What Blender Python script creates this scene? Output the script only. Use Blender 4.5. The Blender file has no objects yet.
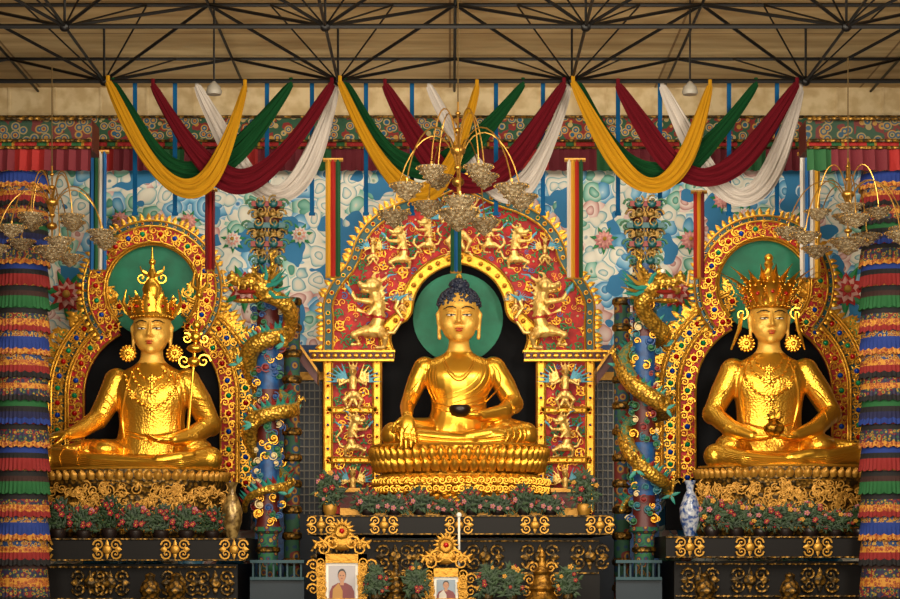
import bpy, math, random
from mathutils import Vector, Matrix
from mathutils.bvhtree import BVHTree
random.seed(7)
D=40.0; F=2000.0; YH=560.0; ZC=2.28
def R(px,row,y=0.0):
    s=(D+y)/F
    return Vector(((px-450)*s, y, ZC-(row-YH)*s))
def S(y=0.0): return (D+y)/F
sc=bpy.context.scene
COL=sc.collection
# ------------------------------------------------------------ mesh builder
class MB:
    def __init__(s): s.v=[];s.f=[];s.m=[]
    def add(s,vs,fs,mi=0):
        o=len(s.v); s.v.extend([tuple(v) for v in vs])
        for f in fs: s.f.append([i+o for i in f]); s.m.append(mi)
    def box(s,c,d,mi=0,M=None):
        vs=[]
        for sx in(-.5,.5):
            for sy in(-.5,.5):
                for sz in(-.5,.5):
                    p=Vector((sx*d[0],sy*d[1],sz*d[2]))
                    if M: p=M@p
                    vs.append(Vector(c)+p)
        s.add(vs,[(0,1,3,2),(4,6,7,5),(0,4,5,1),(2,3,7,6),(0,2,6,4),(1,5,7,3)],mi)
    def pbox(s,x0,r0,x1,r1,y0,y1,mi=0):
        a=R(x0,r0,y0);b=R(x1,r1,y0)
        s.box(((a.x+b.x)/2,(y0+y1)/2,(a.z+b.z)/2),(abs(b.x-a.x),abs(y1-y0),abs(a.z-b.z)),mi)
    def eli(s,c,r,M=None,seg=12,rings=8,mi=0):
        if not hasattr(r,'__len__'): r=(r,r,r)
        c=Vector(c); vs=[]
        def T(p):
            p=Vector((p[0]*r[0],p[1]*r[1],p[2]*r[2]))
            if M: p=M@p
            return c+p
        vs.append(T((0,0,1)))
        for i in range(1,rings):
            a=math.pi*i/rings
            for j in range(seg):
                b=2*math.pi*j/seg
                vs.append(T((math.sin(a)*math.cos(b),math.sin(a)*math.sin(b),math.cos(a))))
        vs.append(T((0,0,-1)))
        fs=[]
        for j in range(seg): fs.append((0,1+j,1+(j+1)%seg))
        for i in range(rings-2):
            for j in range(seg):
                a=1+i*seg+j;b=1+i*seg+(j+1)%seg
                fs.append((a,a+seg,b+seg,b))
        l=len(vs)-1;o=1+(rings-2)*seg
        for j in range(seg): fs.append((l,o+(j+1)%seg,o+j))
        s.add(vs,fs,mi)
    def tube(s,pts,rad,seg=8,closed=False,mi=0,flat=None,ends=False):
        pts=[Vector(p) for p in pts];n=len(pts)
        if not hasattr(rad,'__len__'): rad=[rad]*n
        if len(rad)!=n:
            k=len(rad)-1; rr=[]
            for i in range(n):
                t=i/(n-1)*k; a=min(int(t),k-1); rr.append(rad[a]+(rad[a+1]-rad[a])*(t-a))
            rad=rr
        tg=[]
        for i in range(n):
            if closed: t=pts[(i+1)%n]-pts[i-1]
            else: t=pts[min(i+1,n-1)]-pts[max(i-1,0)]
            if t.length<1e-9: t=Vector((0,0,1))
            tg.append(t.normalized())
        up=Vector((0,1,0)) if abs(tg[0].y)<.9 else Vector((1,0,0))
        vs=[];nrm=(up-tg[0]*up.dot(tg[0])).normalized()
        for i in range(n):
            nrm=(nrm-tg[i]*nrm.dot(tg[i]))
            if nrm.length<1e-6: nrm=Vector((1,0,0))
            nrm.normalize(); b=tg[i].cross(nrm)
            for j in range(seg):
                a=2*math.pi*j/seg
                vs.append(pts[i]+(nrm*math.cos(a)*(flat or 1)+b*math.sin(a))*rad[i])
        fs=[]
        for i in range(n if closed else n-1):
            for j in range(seg):
                a=i*seg+j;b=i*seg+(j+1)%seg;c=((i+1)%n)*seg+(j+1)%seg;d=((i+1)%n)*seg+j
                fs.append((a,b,c,d))
        if not closed:
            fs.append(tuple(range(seg))[::-1]); fs.append(tuple(range((n-1)*seg,n*seg)))
        s.add(vs,fs,mi)
        if ends:
            for i in(range(n)): s.eli(pts[i],rad[i]*1.0,seg=seg,rings=max(6,seg//2+2),mi=mi)
    def lathe(s,c,prof,seg=24,sx=1,sy=1,mi=0,M=None,cap=True,mfun=None):
        c=Vector(c);vs=[]
        for (r,z) in prof:
            for j in range(seg):
                a=2*math.pi*j/seg
                p=Vector((r*sx*math.cos(a),r*sy*math.sin(a),z))
                if M: p=M@p
                vs.append(c+p)
        o=len(s.v); s.v.extend([tuple(v) for v in vs])
        for i in range(len(prof)-1):
            for j in range(seg):
                a=i*seg+j;b=i*seg+(j+1)%seg
                s.f.append([o+a,o+b,o+b+seg,o+a+seg]); s.m.append(mfun(i,j) if mfun else mi)
        if cap:
            s.f.append([o+k for k in range(seg)][::-1]);s.m.append(mi)
            s.f.append([o+(len(prof)-1)*seg+k for k in range(seg)]);s.m.append(mi)
    def loft(s,cx,secs,seg=28,sub=4,mi=0):
        def cr(a,b,c,d,t): return .5*((2*b)+(-a+c)*t+(2*a-5*b+4*c-d)*t*t+(-a+3*b-3*c+d)*t*t*t)
        out=[];n=len(secs)
        for i in range(n-1):
            p=[secs[max(i-1,0)],secs[i],secs[i+1],secs[min(i+2,n-1)]]
            for k in range(sub):
                out.append([cr(p[0][q],p[1][q],p[2][q],p[3][q],k/sub) for q in range(4)])
        out.append(list(secs[-1]));vs=[]
        for row,hw,dp,y in out:
            c=R(cx,row,y);k=S(y)
            for j in range(seg):
                a=2*math.pi*j/seg;vs.append(c+Vector((hw*k*math.cos(a),dp*math.sin(a),0)))
        fs=[(i*seg+j,i*seg+(j+1)%seg,(i+1)*seg+(j+1)%seg,(i+1)*seg+j) for i in range(len(out)-1) for j in range(seg)]
        fs.append(tuple(range(seg))[::-1]);fs.append(tuple(range((len(out)-1)*seg,len(out)*seg)))
        s.add(vs,fs,mi)
    def poly(s,pts,y0,y1,mi=0):
        n=len(pts)
        vs=[Vector((p[0],y0,p[1])) for p in pts]+[Vector((p[0],y1,p[1])) for p in pts]
        fs=[tuple(range(n)),tuple(range(2*n-1,n-1,-1))]
        for i in range(n): fs.append((i,(i+1)%n,n+(i+1)%n,n+i))
        s.add(vs,fs,mi)
    def ppoly(s,pp,y,th,mi=0):
        s.poly([(R(a,b,y).x,R(a,b,y).z) for a,b in pp],y,y+th,mi)
    def disc(s,c,r,y,th,mi=0,seg=40):
        s.ppoly([(c[0]+r*math.cos(2*math.pi*i/seg),c[1]+r*math.sin(2*math.pi*i/seg)) for i in range(seg)],y,th,mi)
    def mesh(s,name,mats,org=Vector((0,0,0)),smooth=True,recalc=True):
        me=bpy.data.meshes.new(name)
        me.from_pydata([(v[0]-org.x,v[1]-org.y,v[2]-org.z) for v in s.v],[],s.f)
        for m in mats: me.materials.append(m)
        me.polygons.foreach_set('material_index',s.m)
        me.polygons.foreach_set('use_smooth',[smooth]*len(s.f))
        me.update()
        if smooth:
            try: me.set_sharp_from_angle(angle=math.radians(42))
            except Exception: pass
        return me
def spiral(mb,c,r,turn=1.4,a0=0,hand=1,tr=None,mi=0,n=13):
    tr=tr or r*.16; pts=[];rad=[]
    for i in range(n):
        t=i/(n-1); a=a0+hand*turn*2*math.pi*t; rr=r*(1-t)**.8*(1)+r*.12
        pts.append((c[0]+rr*math.cos(a),c[1],c[2]+rr*math.sin(a))); rad.append(tr*(1-.55*t))
    mb.tube(pts,rad,seg=5,mi=mi)
    mb.eli(pts[-1],tr*1.1,seg=6,rings=4,mi=mi)
def leaf(mb,c,ang,L,W,mi=0,bulge=.25):
    ca,sa=math.cos(ang),math.sin(ang); c=Vector(c)
    def P(u,v,h): return c+Vector((ca*u-sa*v,-h,sa*u+ca*v))
    vs=[P(0,0,0),P(L*.3,W*.5,0),P(L*.65,W*.38,0),P(L,0,0),P(L*.65,-W*.38,0),P(L*.3,-W*.5,0),P(L*.45,0,W*bulge)]
    mb.add(vs,[(0,1,6),(1,2,6),(2,3,6),(3,4,6),(4,5,6),(5,0,6)],mi)
# ------------------------------------------------------------ materials
def lin(h):
    h=h.lstrip('#'); o=[]
    for i in(0,2,4):
        c=int(h[i:i+2],16)/255; o.append(c/12.92 if c<=.04045 else((c+.055)/1.055)**2.4)
    return (*o,1)
_M={}
def mat(name,hexc,metal=0,rough=.5,bump=0,bscale=8,hex2=None,kind='noise',emit=None,trans=0,mix=(.4,.6),dist=.05,spec=.5):
    if name in _M: return _M[name]
    m=bpy.data.materials.new(name);m.use_nodes=True;nt=m.node_tree;N=nt.nodes;L=nt.links
    b=N['Principled BSDF'];b.inputs['Base Color'].default_value=lin(hexc)
    b.inputs['Metallic'].default_value=metal;b.inputs['Roughness'].default_value=rough
    b.inputs['Specular IOR Level'].default_value=spec
    if trans: b.inputs['Transmission Weight'].default_value=trans
    if bump or hex2:
        tc=N.new('ShaderNodeTexCoord')
        if kind=='noise':
            t=N.new('ShaderNodeTexNoise');t.inputs['Scale'].default_value=bscale;t.inputs['Detail'].default_value=3;out=t.outputs['Fac']
        elif kind=='voronoi':
            t=N.new('ShaderNodeTexVoronoi');t.inputs['Scale'].default_value=bscale;out=t.outputs['Distance']
        L.new(tc.outputs['Object'],t.inputs['Vector'])
        if bump:
            bp=N.new('ShaderNodeBump');bp.inputs['Strength'].default_value=bump;bp.inputs['Distance'].default_value=dist
            L.new(out,bp.inputs['Height']);L.new(bp.outputs['Normal'],b.inputs['Normal'])
        if hex2:
            r=N.new('ShaderNodeValToRGB');r.color_ramp.elements[0].position=mix[0];r.color_ramp.elements[1].position=mix[1]
            r.color_ramp.elements[0].color=lin(hexc);r.color_ramp.elements[1].color=lin(hex2)
            L.new(out,r.inputs['Fac']);L.new(r.outputs['Color'],b.inputs['Base Color'])
    _M[name]=m;return m
def brocade(name,cols,scale=10,rough=.75):
    if name in _M: return _M[name]
    m=bpy.data.materials.new(name);m.use_nodes=True;nt=m.node_tree;N=nt.nodes;L=nt.links
    b=N['Principled BSDF'];b.inputs['Roughness'].default_value=rough
    tc=N.new('ShaderNodeTexCoord');v=N.new('ShaderNodeTexVoronoi');v.inputs['Scale'].default_value=scale;v.inputs['Randomness'].default_value=.8
    L.new(tc.outputs['Object'],v.inputs['Vector'])
    def rmp(cols):
        r=N.new('ShaderNodeValToRGB');r.color_ramp.interpolation='CONSTANT'
        e=r.color_ramp.elements
        while len(e)<len(cols): e.new(.5)
        for i,c in enumerate(cols): e[i].position=i*.62/len(cols);e[i].color=lin(c)
        L.new(v.outputs['Distance'],r.inputs['Fac']);return r
    r=rmp(cols);r2=rmp(cols[::-1])
    mx=N.new('ShaderNodeMix');mx.data_type='RGBA'
    sp=N.new('ShaderNodeSeparateColor');L.new(v.outputs['Color'],sp.inputs['Color'])
    g=N.new('ShaderNodeMath');g.operation='GREATER_THAN';g.inputs[1].default_value=.6
    L.new(sp.outputs['Red'],g.inputs[0])
    L.new(g.outputs[0],mx.inputs['Factor']);L.new(r.outputs['Color'],mx.inputs[6]);L.new(r2.outputs['Color'],mx.inputs[7])
    L.new(mx.outputs[2],b.inputs['Base Color'])
    _M[name]=m;return m
GOLD=mat('polished_gold','#EFB43C',.92,.29,.1,2.5)
GOLDF=mat('satin_gold_face','#E6B04A',.35,.45)
GOLDT=mat('engraved_gold','#EDB23C',.92,.32,.35,26,kind='voronoi',dist=.018)
GOLDE=mat('embossed_gold','#D89C2E',.9,.35,.7,9,kind='voronoi',hex2='#7A5014',mix=(.3,.7))  # brown second tone darkens the embossing's crevices, shade put into the colour
GOLDC=mat('carved_gold','#D89E34',.85,.36,.2,14)
GOLDS=mat('aged_gold','#A8782A',.8,.42,.4,12,hex2='#6E4C1A')
GOLDD=mat('antique_gold','#86601F',.7,.45,.5,12,kind='voronoi',hex2='#3A2C14')
GOLDP=mat('gold_paint','#B07E2C',.5,.45,.3,10)
RED=mat('red_lacquer','#C8140E',0,.6,.2,6,hex2='#9E0E0A')
DRED=mat('dark_red_lacquer','#4A0B08',0,.5)
TEAL=mat('teal_green_paint','#0A6E50',0,.6,0,3,hex2='#0C7C5C')
DTEAL=mat('deep_teal_enamel','#0B4A4C',.1,.4)
GREEN=mat('leaf_green_paint','#168040',0,.5)
BLUE=mat('pillar_blue_paint','#0D4C84',0,.5,.2,5,hex2='#0A3464')
BLACK=mat('niche_black','#040509',0,.8,spec=.2)
WOOD=mat('black_lacquer_wood','#0A0605',0,.5,spec=.2)
WHITE=mat('white_paint','#E6E0D2',0,.5)
CREAM=mat('cream_paint','#D8C088',0,.55,.2,8)
PINK=mat('pink_paint','#D88A86',0,.55)
ROSE=mat('rose_red_paint','#B8201C',0,.55)
HAIR=mat('hair_dark_blue','#121B34',0,.5)
EYEW=mat('eye_white','#E8E2D0',0,.4)
INK=mat('ink_black','#0A0808',0,.4)
LIP=mat('lip_red','#B0301C',0,.4)
JB=mat('blue_jewel','#0E3FA8',.2,.15);JR=mat('red_jewel','#B01414',.2,.15);JG=mat('green_jewel','#0E8A56',.2,.15)
STEEL=mat('black_steel','#0C0A09',.3,.5)
BRASS=mat('chandelier_brass','#B98C40',.9,.35)
CRYS=mat('crystal_beads','#E0CEA8',.05,.2,.5,18,kind='voronoi',hex2='#9A8058',mix=(.25,.75),trans=.65)
LEAFG=mat('foliage_dark_green','#122A0C',0,.6,0,6,hex2='#243E14')
FRED=mat('flower_red','#8A1420',0,.6);FPNK=mat('flower_pink','#B06A72',0,.6);FYEL=mat('flower_yellow','#C08A2A',0,.6)
POT=mat('glazed_pot','#1B100C',0,.4);PORC=mat('porcelain_pattern','#A8ACB4',0,.25,0,12,hex2='#26427A')
# ------------------------------------------------------------ objects
def thing(name,label,cat,loc,group=None,kind=None):
    e=bpy.data.objects.new(name,None);e.empty_display_size=.2;e.location=loc;COL.objects.link(e)
    e['label']=label;e['category']=cat
    if group:e['group']=group
    if kind:e['kind']=kind
    return e
def part(par,name,mb,mats,label=None,smooth=True,kind=None):
    org=Vector(par.location)
    me=mb.mesh(name,mats,org,smooth) if isinstance(mb,MB) else mb
    o=bpy.data.objects.new(name,me);COL.objects.link(o);o.parent=par
    if label:o['label']=label
    if kind:o['kind']=kind
    return o
def solo(name,mb,mats,label,cat,loc=None,group=None,kind=None,smooth=True):
    if loc is None:
        xs=[v[0] for v in mb.v];ys=[v[1] for v in mb.v];zs=[v[2] for v in mb.v]
        loc=Vector(((min(xs)+max(xs))/2,(min(ys)+max(ys))/2,min(zs)))
    me=mb.mesh(name,mats,Vector(loc),smooth)
    o=bpy.data.objects.new(name,me);o.location=loc;COL.objects.link(o)
    if cat:o['label']=label;o['category']=cat
    if group:o['group']=group
    if kind:o['kind']=kind
    return o
def copy_thing(r,loc,scale=None,rz=0,label=None):
    n=r.copy();COL.objects.link(n);n.location=loc
    if scale:n.scale=scale if hasattr(scale,'__len__') else (scale,)*3
    if rz:n.rotation_euler=(0,0,rz)
    if label:n['label']=label
    def rec(a,b):
        for ch in a.children:
            c=ch.copy();c.parent=b;COL.objects.link(c);rec(ch,c)
    rec(r,n);return n
def remesh(mb,vox,it=2,fac=.5):
    me=mb.mesh('tmp',[]);o=bpy.data.objects.new('tmp',me);COL.objects.link(o)
    m=o.modifiers.new('r','REMESH');m.mode='VOXEL';m.voxel_size=vox
    if it: s=o.modifiers.new('s','SMOOTH');s.factor=fac;s.iterations=it
    dg=bpy.context.evaluated_depsgraph_get();dg.update()
    n=bpy.data.meshes.new_from_object(o.evaluated_get(dg))
    bpy.data.objects.remove(o)
    n.polygons.foreach_set('use_smooth',[True]*len(n.polygons))
    return n
def shift(me,org):
    me.transform(Matrix.Translation(-Vector(org)));me.update();return me
def resample(pts,step):
    out=[pts[0]];acc=0
    for a,b in zip(pts,pts[1:]):
        d=math.dist(a,b)
        if d<1e-6: continue
        t=step-acc
        while t<=d:
            out.append((a[0]+(b[0]-a[0])*t/d,a[1]+(b[1]-a[1])*t/d));t+=step
        acc=(acc+d)%step
    if math.dist(out[-1],pts[-1])>step*.3: out.append(pts[-1])
    return out
def offset(pts,o):
    r=[]
    for i,p in enumerate(pts):
        a=pts[max(i-1,0)];b=pts[min(i+1,len(pts)-1)]
        dx,dy=b[0]-a[0],b[1]-a[1];l=math.hypot(dx,dy) or 1
        r.append((p[0]-dy/l*o,p[1]+dx/l*o))
    return r
def smoothp(pts,it=2):
    for _ in range(it):
        q=[pts[0]]
        for a,b in zip(pts,pts[1:]):
            q+= [(a[0]*.75+b[0]*.25,a[1]*.75+b[1]*.25),(a[0]*.25+b[0]*.75,a[1]*.25+b[1]*.75)]
        q.append(pts[-1]);pts=q
    return pts
# ------------------------------------------------------------ ROOM
def room():
    m=bpy.data.materials.new('ceiling_panels');m.use_nodes=True;nt=m.node_tree;N=nt.nodes;L=nt.links
    b=N['Principled BSDF'];b.inputs['Roughness'].default_value=.8
    tc=N.new('ShaderNodeTexCoord');mp=N.new('ShaderNodeMapping');mp.inputs['Scale'].default_value=(.22,1.4,1)
    L.new(tc.outputs['Object'],mp.inputs['Vector'])
    n=N.new('ShaderNodeTexNoise');n.inputs['Scale'].default_value=2;n.inputs['Detail'].default_value=6
    L.new(mp.outputs[0],n.inputs['Vector'])
    r=N.new('ShaderNodeValToRGB');r.color_ramp.elements[0].color=lin('#B2925F');r.color_ramp.elements[1].color=lin('#D8BC88')
    r.color_ramp.elements[0].position=.3;r.color_ramp.elements[1].position=.65
    L.new(n.outputs['Fac'],r.inputs['Fac'])
    br=N.new('ShaderNodeTexBrick');br.inputs['Scale'].default_value=1;br.inputs['Mortar Size'].default_value=.025
    br.inputs['Brick Width'].default_value=4.5;br.inputs['Row Height'].default_value=1.9;br.offset=0
    br.inputs['Color1'].default_value=(1,1,1,1);br.inputs['Color2'].default_value=(.86,.84,.8,1);br.inputs['Mortar'].default_value=(.4,.33,.25,1)
    L.new(tc.outputs['Object'],br.inputs['Vector'])
    mx=N.new('ShaderNodeMix');mx.data_type='RGBA';mx.blend_type='MULTIPLY';mx.inputs['Factor'].default_value=1
    L.new(r.outputs[0],mx.inputs[6]);L.new(br.outputs['Color'],mx.inputs[7]);L.new(mx.outputs[2],b.inputs['Base Color'])
    q=MB();q.box((0,-12,12.75),(26,36,.2));solo('ceiling',q,[m],'',None,kind='structure',smooth=False)
    q=MB();q.pbox(-150,78,1050,119,3.9,3.99)
    for i in range(26): q.pbox(-130+i*46,80,-128+i*46,119,3.87,3.9)
    solo('trim_5',q,[mat('cornice_beige','#D2BC90',0,.8,.1,3,hex2='#BCA274')],'',None,kind='structure',smooth=False)
    fm=mat('floor_wood','#4A2C18',0,.45,.1,3,hex2='#341E10')
    q=MB();q.box((0,-16,-.1),(26,46,.2));solo('floor',q,[fm],'',None,kind='structure',smooth=False)
    wm=mat('side_wall_paint','#6A4828',0,.7,.1,3,hex2='#4A301C')
    for sx,nm in((-1,'wall_left'),(1,'wall_right')):
        q=MB();q.box((sx*12.5,-12,6.3),(.2,36,12.7));solo(nm,q,[wm],'',None,kind='structure',smooth=False)
    m=bpy.data.materials.new('cloud_mural');m.use_nodes=True;nt=m.node_tree;N=nt.nodes;L=nt.links
    b=N['Principled BSDF'];b.inputs['Roughness'].default_value=.65
    tc=N.new('ShaderNodeTexCoord')
    nz=N.new('ShaderNodeTexNoise');nz.inputs['Scale'].default_value=2.2;nz.inputs['Detail'].default_value=1
    L.new(tc.outputs['Object'],nz.inputs['Vector'])
    wv=N.new('ShaderNodeVectorMath');wv.operation='MULTIPLY_ADD';wv.inputs[1].default_value=(.3,.3,.3)
    L.new(nz.outputs['Color'],wv.inputs[0]);L.new(tc.outputs['Object'],wv.inputs[2])
    v=N.new('ShaderNodeTexVoronoi');v.inputs['Scale'].default_value=2.7;L.new(wv.outputs[0],v.inputs['Vector'])
    rings=N.new('ShaderNodeMath');rings.operation='MULTIPLY';rings.inputs[1].default_value=3.1;L.new(v.outputs['Distance'],rings.inputs[0])
    fr=N.new('ShaderNodeMath');fr.operation='FRACT';L.new(rings.outputs[0],fr.inputs[0])
    def ramp(cs):
        r=N.new('ShaderNodeValToRGB');e=r.color_ramp.elements
        while len(e)<len(cs):e.new(.5)
        for i,(p,c) in enumerate(cs):e[i].position=p;e[i].color=lin(c)
        return r
    ra=ramp([(0,'#F2ECD8'),(.6,'#E2DCC8'),(.82,'#A4C6C2'),(.92,'#4E8A98'),(1,'#F2ECD8')])
    rb=ramp([(0,'#B8D8C8'),(.5,'#7CBAA4'),(.82,'#3A8A72'),(.92,'#E4DEC4'),(1,'#B8D8C8')])
    rc=ramp([(0,'#F0DACE'),(.5,'#DEB4A8'),(.82,'#B87870'),(.92,'#F2E4D2'),(1,'#F0DACE')])
    rd=ramp([(0,'#A0CCE0'),(.5,'#5EA4C8'),(.82,'#2A78AC'),(.92,'#DCEAE8'),(1,'#A0CCE0')])
    for x in(ra,rb,rc,rd): L.new(fr.outputs[0],x.inputs['Fac'])
    v2=N.new('ShaderNodeSeparateColor');L.new(v.outputs['Color'],v2.inputs[0])
    def mix(f,th,a,bb):
        g=N.new('ShaderNodeMath');g.operation='GREATER_THAN';g.inputs[1].default_value=th;L.new(f,g.inputs[0])
        x=N.new('ShaderNodeMix');x.data_type='RGBA';L.new(g.outputs[0],x.inputs['Factor']);L.new(a,x.inputs[6]);L.new(bb,x.inputs[7]);return x.outputs[2]
    c=mix(v2.outputs[0],.72,ra.outputs[0],rb.outputs[0]);c=mix(v2.outputs[1],.82,c,rc.outputs[0]);c=mix(v2.outputs[2],.8,c,rd.outputs[0])
    n2=N.new('ShaderNodeTexNoise');n2.inputs['Scale'].default_value=1.1;n2.inputs['Detail'].default_value=2;L.new(tc.outputs['Object'],n2.inputs['Vector'])
    sky=N.new('ShaderNodeRGB');sky.outputs[0].default_value=lin('#2278A8')
    c=mix(n2.outputs['Fac'],.56,c,sky.outputs[0])
    L.new(c,b.inputs['Base Color'])
    q=MB();q.box((0,4.1,6.3),(26,.2,12.9));solo('wall_back',q,[m],'',None,kind='structure',smooth=False)
    q=MB();zb=11.62;zt=12.55;p=4.56
    xb=[R(338,80,-1).x+p*i for i in range(-4,6)];ys=[-9,-5,-1]
    for y in ys:
        q.tube([(-12.3,y,zb),(12.3,y,zb)],.045,6)
        for x in xb:
            if abs(x)>12: continue
            q.eli((x,y,zb),.1,seg=8,rings=6)
            for dx in(-p/2,p/2,-p/4,p/4):
                for dy in(-2,2):
                    if abs(dx)<p/3: q.tube([(x,y,zb),(x+dx,y+dy,zt)],.018,5)
                    else: q.tube([(x,y,zb),(x+dx,y+dy,zt)],.032,6)
            q.tube([(x,y,zb),(x,y,zt+.1)],.025,6)
    for y in(-11,-7,-3,1):
        q.tube([(-12.3,y,zt),(12.3,y,zt)],.035,6)
    for x in xb:
        if abs(x)<12: q.tube([(x,-11,zb),(x,-1,zb)],.03,6)
        if abs(x+p/2)<12: q.tube([(x+p/2,-11,zt),(x+p/2,3.8,zt)],.03,6)
    solo('roof_truss',q,[STEEL],'black steel tube space frame under the ceiling','roof frame',kind='structure')
room()
# ------------------------------------------------------------ VALANCE
def valance():
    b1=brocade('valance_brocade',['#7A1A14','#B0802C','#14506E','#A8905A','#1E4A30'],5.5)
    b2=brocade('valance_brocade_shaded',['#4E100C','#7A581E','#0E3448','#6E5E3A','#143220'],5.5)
    R1=mat('cloth_red','#8A1410',0,.8);G1=mat('cloth_green','#184E26',0,.8);DR=mat('cloth_maroon','#5E101C',0,.8)
    def make(x0,x1,Y,r,lab,bm):
        t=thing('wall_valance',lab,'curtain',Vector(((x0+x1)/2,Y,R(450,r[3],Y).z)))
        def strip(nm,r0,r1,y,mats,mfun,amp,pitch=.18):
            q=MB();n=int((x1-x0)/(pitch/4));zt=R(0,r0,Y).z;zb=R(0,r1,Y).z;vs=[]
            for i in range(n+1):
                x=x0+(x1-x0)*i/n;s=math.sin(2*math.pi*x/pitch)
                vs+=[(x,y+amp*s*.6,zt),(x,y-.03+amp*s,(zt+zb)/2),(x,y-.05+amp*s*1.3,zb)]
            q.v.extend(vs)
            for i in range(n):
                for k in(0,1):
                    a=i*3+k;q.f.append([a,a+3,a+4,a+1]);q.m.append(mfun(x0+(x1-x0)*i/n))
            part(t,nm,q,mats)
        strip('brocade_band',r[0],r[1],Y+.12,[bm],lambda x:0,.0)
        strip('striped_band',r[1],r[2],Y+.06,[R1,G1,GOLDP],lambda x:1 if (x*1.6)%1<.28 else 2 if (x*1.6)%1<.34 else 0,.02)
        strip('pleated_skirt',r[2],r[3],Y,[DR,G1,R1],lambda x:[0,0,1,0,0,2][int((x+20)*1.9)%6],.05,.22)
        q=MB()
        for rr in(r[0],r[1],r[2]): q.tube([(x0,Y-.04,R(0,rr,Y).z),(x1,Y-.04,R(0,rr,Y).z)],.03,8)
        part(t,'trim_cord',q,[GOLDD])
    make(-11.9,11.9,3.6,(117,141,148,171),'long pleated brocade valance in red, green and gold along the wall',b1)
    for s,n in((-1,1),(1,2)):
        xe=R(92 if s<0 else 806,0,-3.75).x
        xa,xb=(-12.3,xe) if s<0 else (xe,12.3)
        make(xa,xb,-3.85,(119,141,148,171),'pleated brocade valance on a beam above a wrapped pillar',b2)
        q=MB();z0=R(0,150,-3.7).z;z1=R(0,120,-3.7).z
        q.box(((xa+xb)/2,-3.35,(z0+z1)/2),(xb-xa,.7,z1-z0));solo('trim_%d'%n,q,[DRED],'',None,kind='structure',smooth=False)
valance()
# ------------------------------------------------------------ SWAGS
CY=mat('silk_yellow','#A87814',0,.95,.15,5,spec=.1);CG=mat('silk_green','#0E3A1C',0,.95,.15,5,spec=.1);CM=mat('silk_maroon','#560C16',0,.95,.15,5,spec=.1);CW=mat('silk_white','#B8AEA4',0,.95,.15,5,spec=.1)
CB=mat('silk_blue','#0E4A74',0,.9,spec=.1)
def swag(a,b,low,w,y,m,lab,xs=(.3,.66)):
    A=R(*a,y);B=R(*b,y);k=S(y);ph=random.uniform(0,6)
    h=(low-(a[1]+b[1])/2)*k/.75;dx=B.x-A.x
    P=[Vector((A.x,A.z)),Vector((A.x+dx*xs[0],A.z-h)),Vector((A.x+dx*xs[1],B.z-h)),Vector((B.x,B.z))]
    n=56;m2=22;q=MB();vs=[]
    for i in range(n+1):
        t=i/n;u=1-t
        p=P[0]*u**3+P[1]*3*u*u*t+P[2]*3*u*t*t+P[3]*t**3
        d=((P[1]-P[0])*u*u+(P[2]-P[1])*2*u*t+(P[3]-P[2])*t*t);d.normalize()
        nn=Vector((-d.y,d.x));ww=w*k*(.3+.7*math.sin(math.pi*t)**.6)/2*(1+.16*math.sin(t*9+ph))
        for j in range(m2+1):
            s=j/m2*2-1
            yy=y-.05*(1-s*s)+ww*.12*math.sin(s*8+2.5*math.sin(t*6+ph))+ww*.07*math.sin(s*19+t*9)
            r=p+nn*ww*(s+.06*math.sin(t*14+ph))
            vs.append((r.x,yy,r.y))
    q.v=vs
    for i in range(n):
        for j in range(m2):
            c=i*(m2+1)+j;q.f.append([c,c+1,c+m2+2,c+m2+1]);q.m.append(0)
    q.tube([(A.x,y,A.z-.05),(A.x,y,A.z+.12)],.04,6);q.tube([(B.x,y,B.z-.05),(B.x,y,B.z+.12)],.04,6)
    solo('silk_swag',q,[m],lab,'drape',group='silk swags under the roof truss')
for ox,j in ((0,0),(232,4),(465,-3)):
    swag((108+ox,82),(245+ox,86),189+j,19,-1.45,CY,'yellow silk swag hanging in a deep loop from the truss',(.46,.74))
    swag((113+ox,84),(291+ox,84),172-j,23,-1.0,CG,'dark green silk swag looped between truss hooks',(.30,.54))
    swag((153+ox,85),(332+ox,84),181+j,23,-1.22,CM,'maroon silk swag looped between truss hooks',(.40,.56))
    swag((197+ox,86),(336+ox,90),195-j,22,-.8,CW,'off-white silk swag looped between truss hooks',(.50,.68))
for px in(135,175,267,312,366,412,496,543,618,660,729,777):
    q=MB();a=R(px,81,-.7);b=R(px,214,-.7)
    q.box(((a.x+b.x)/2,-.7,(a.z+b.z)/2),(.085,.02,a.z-b.z));q.box((a.x,-.7,b.z),(.12,.03,.06))
    solo('blue_ribbon',q,[CB],'narrow blue silk ribbon hanging straight down','ribbon',group='blue ribbons hanging from the truss',smooth=False)
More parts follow.
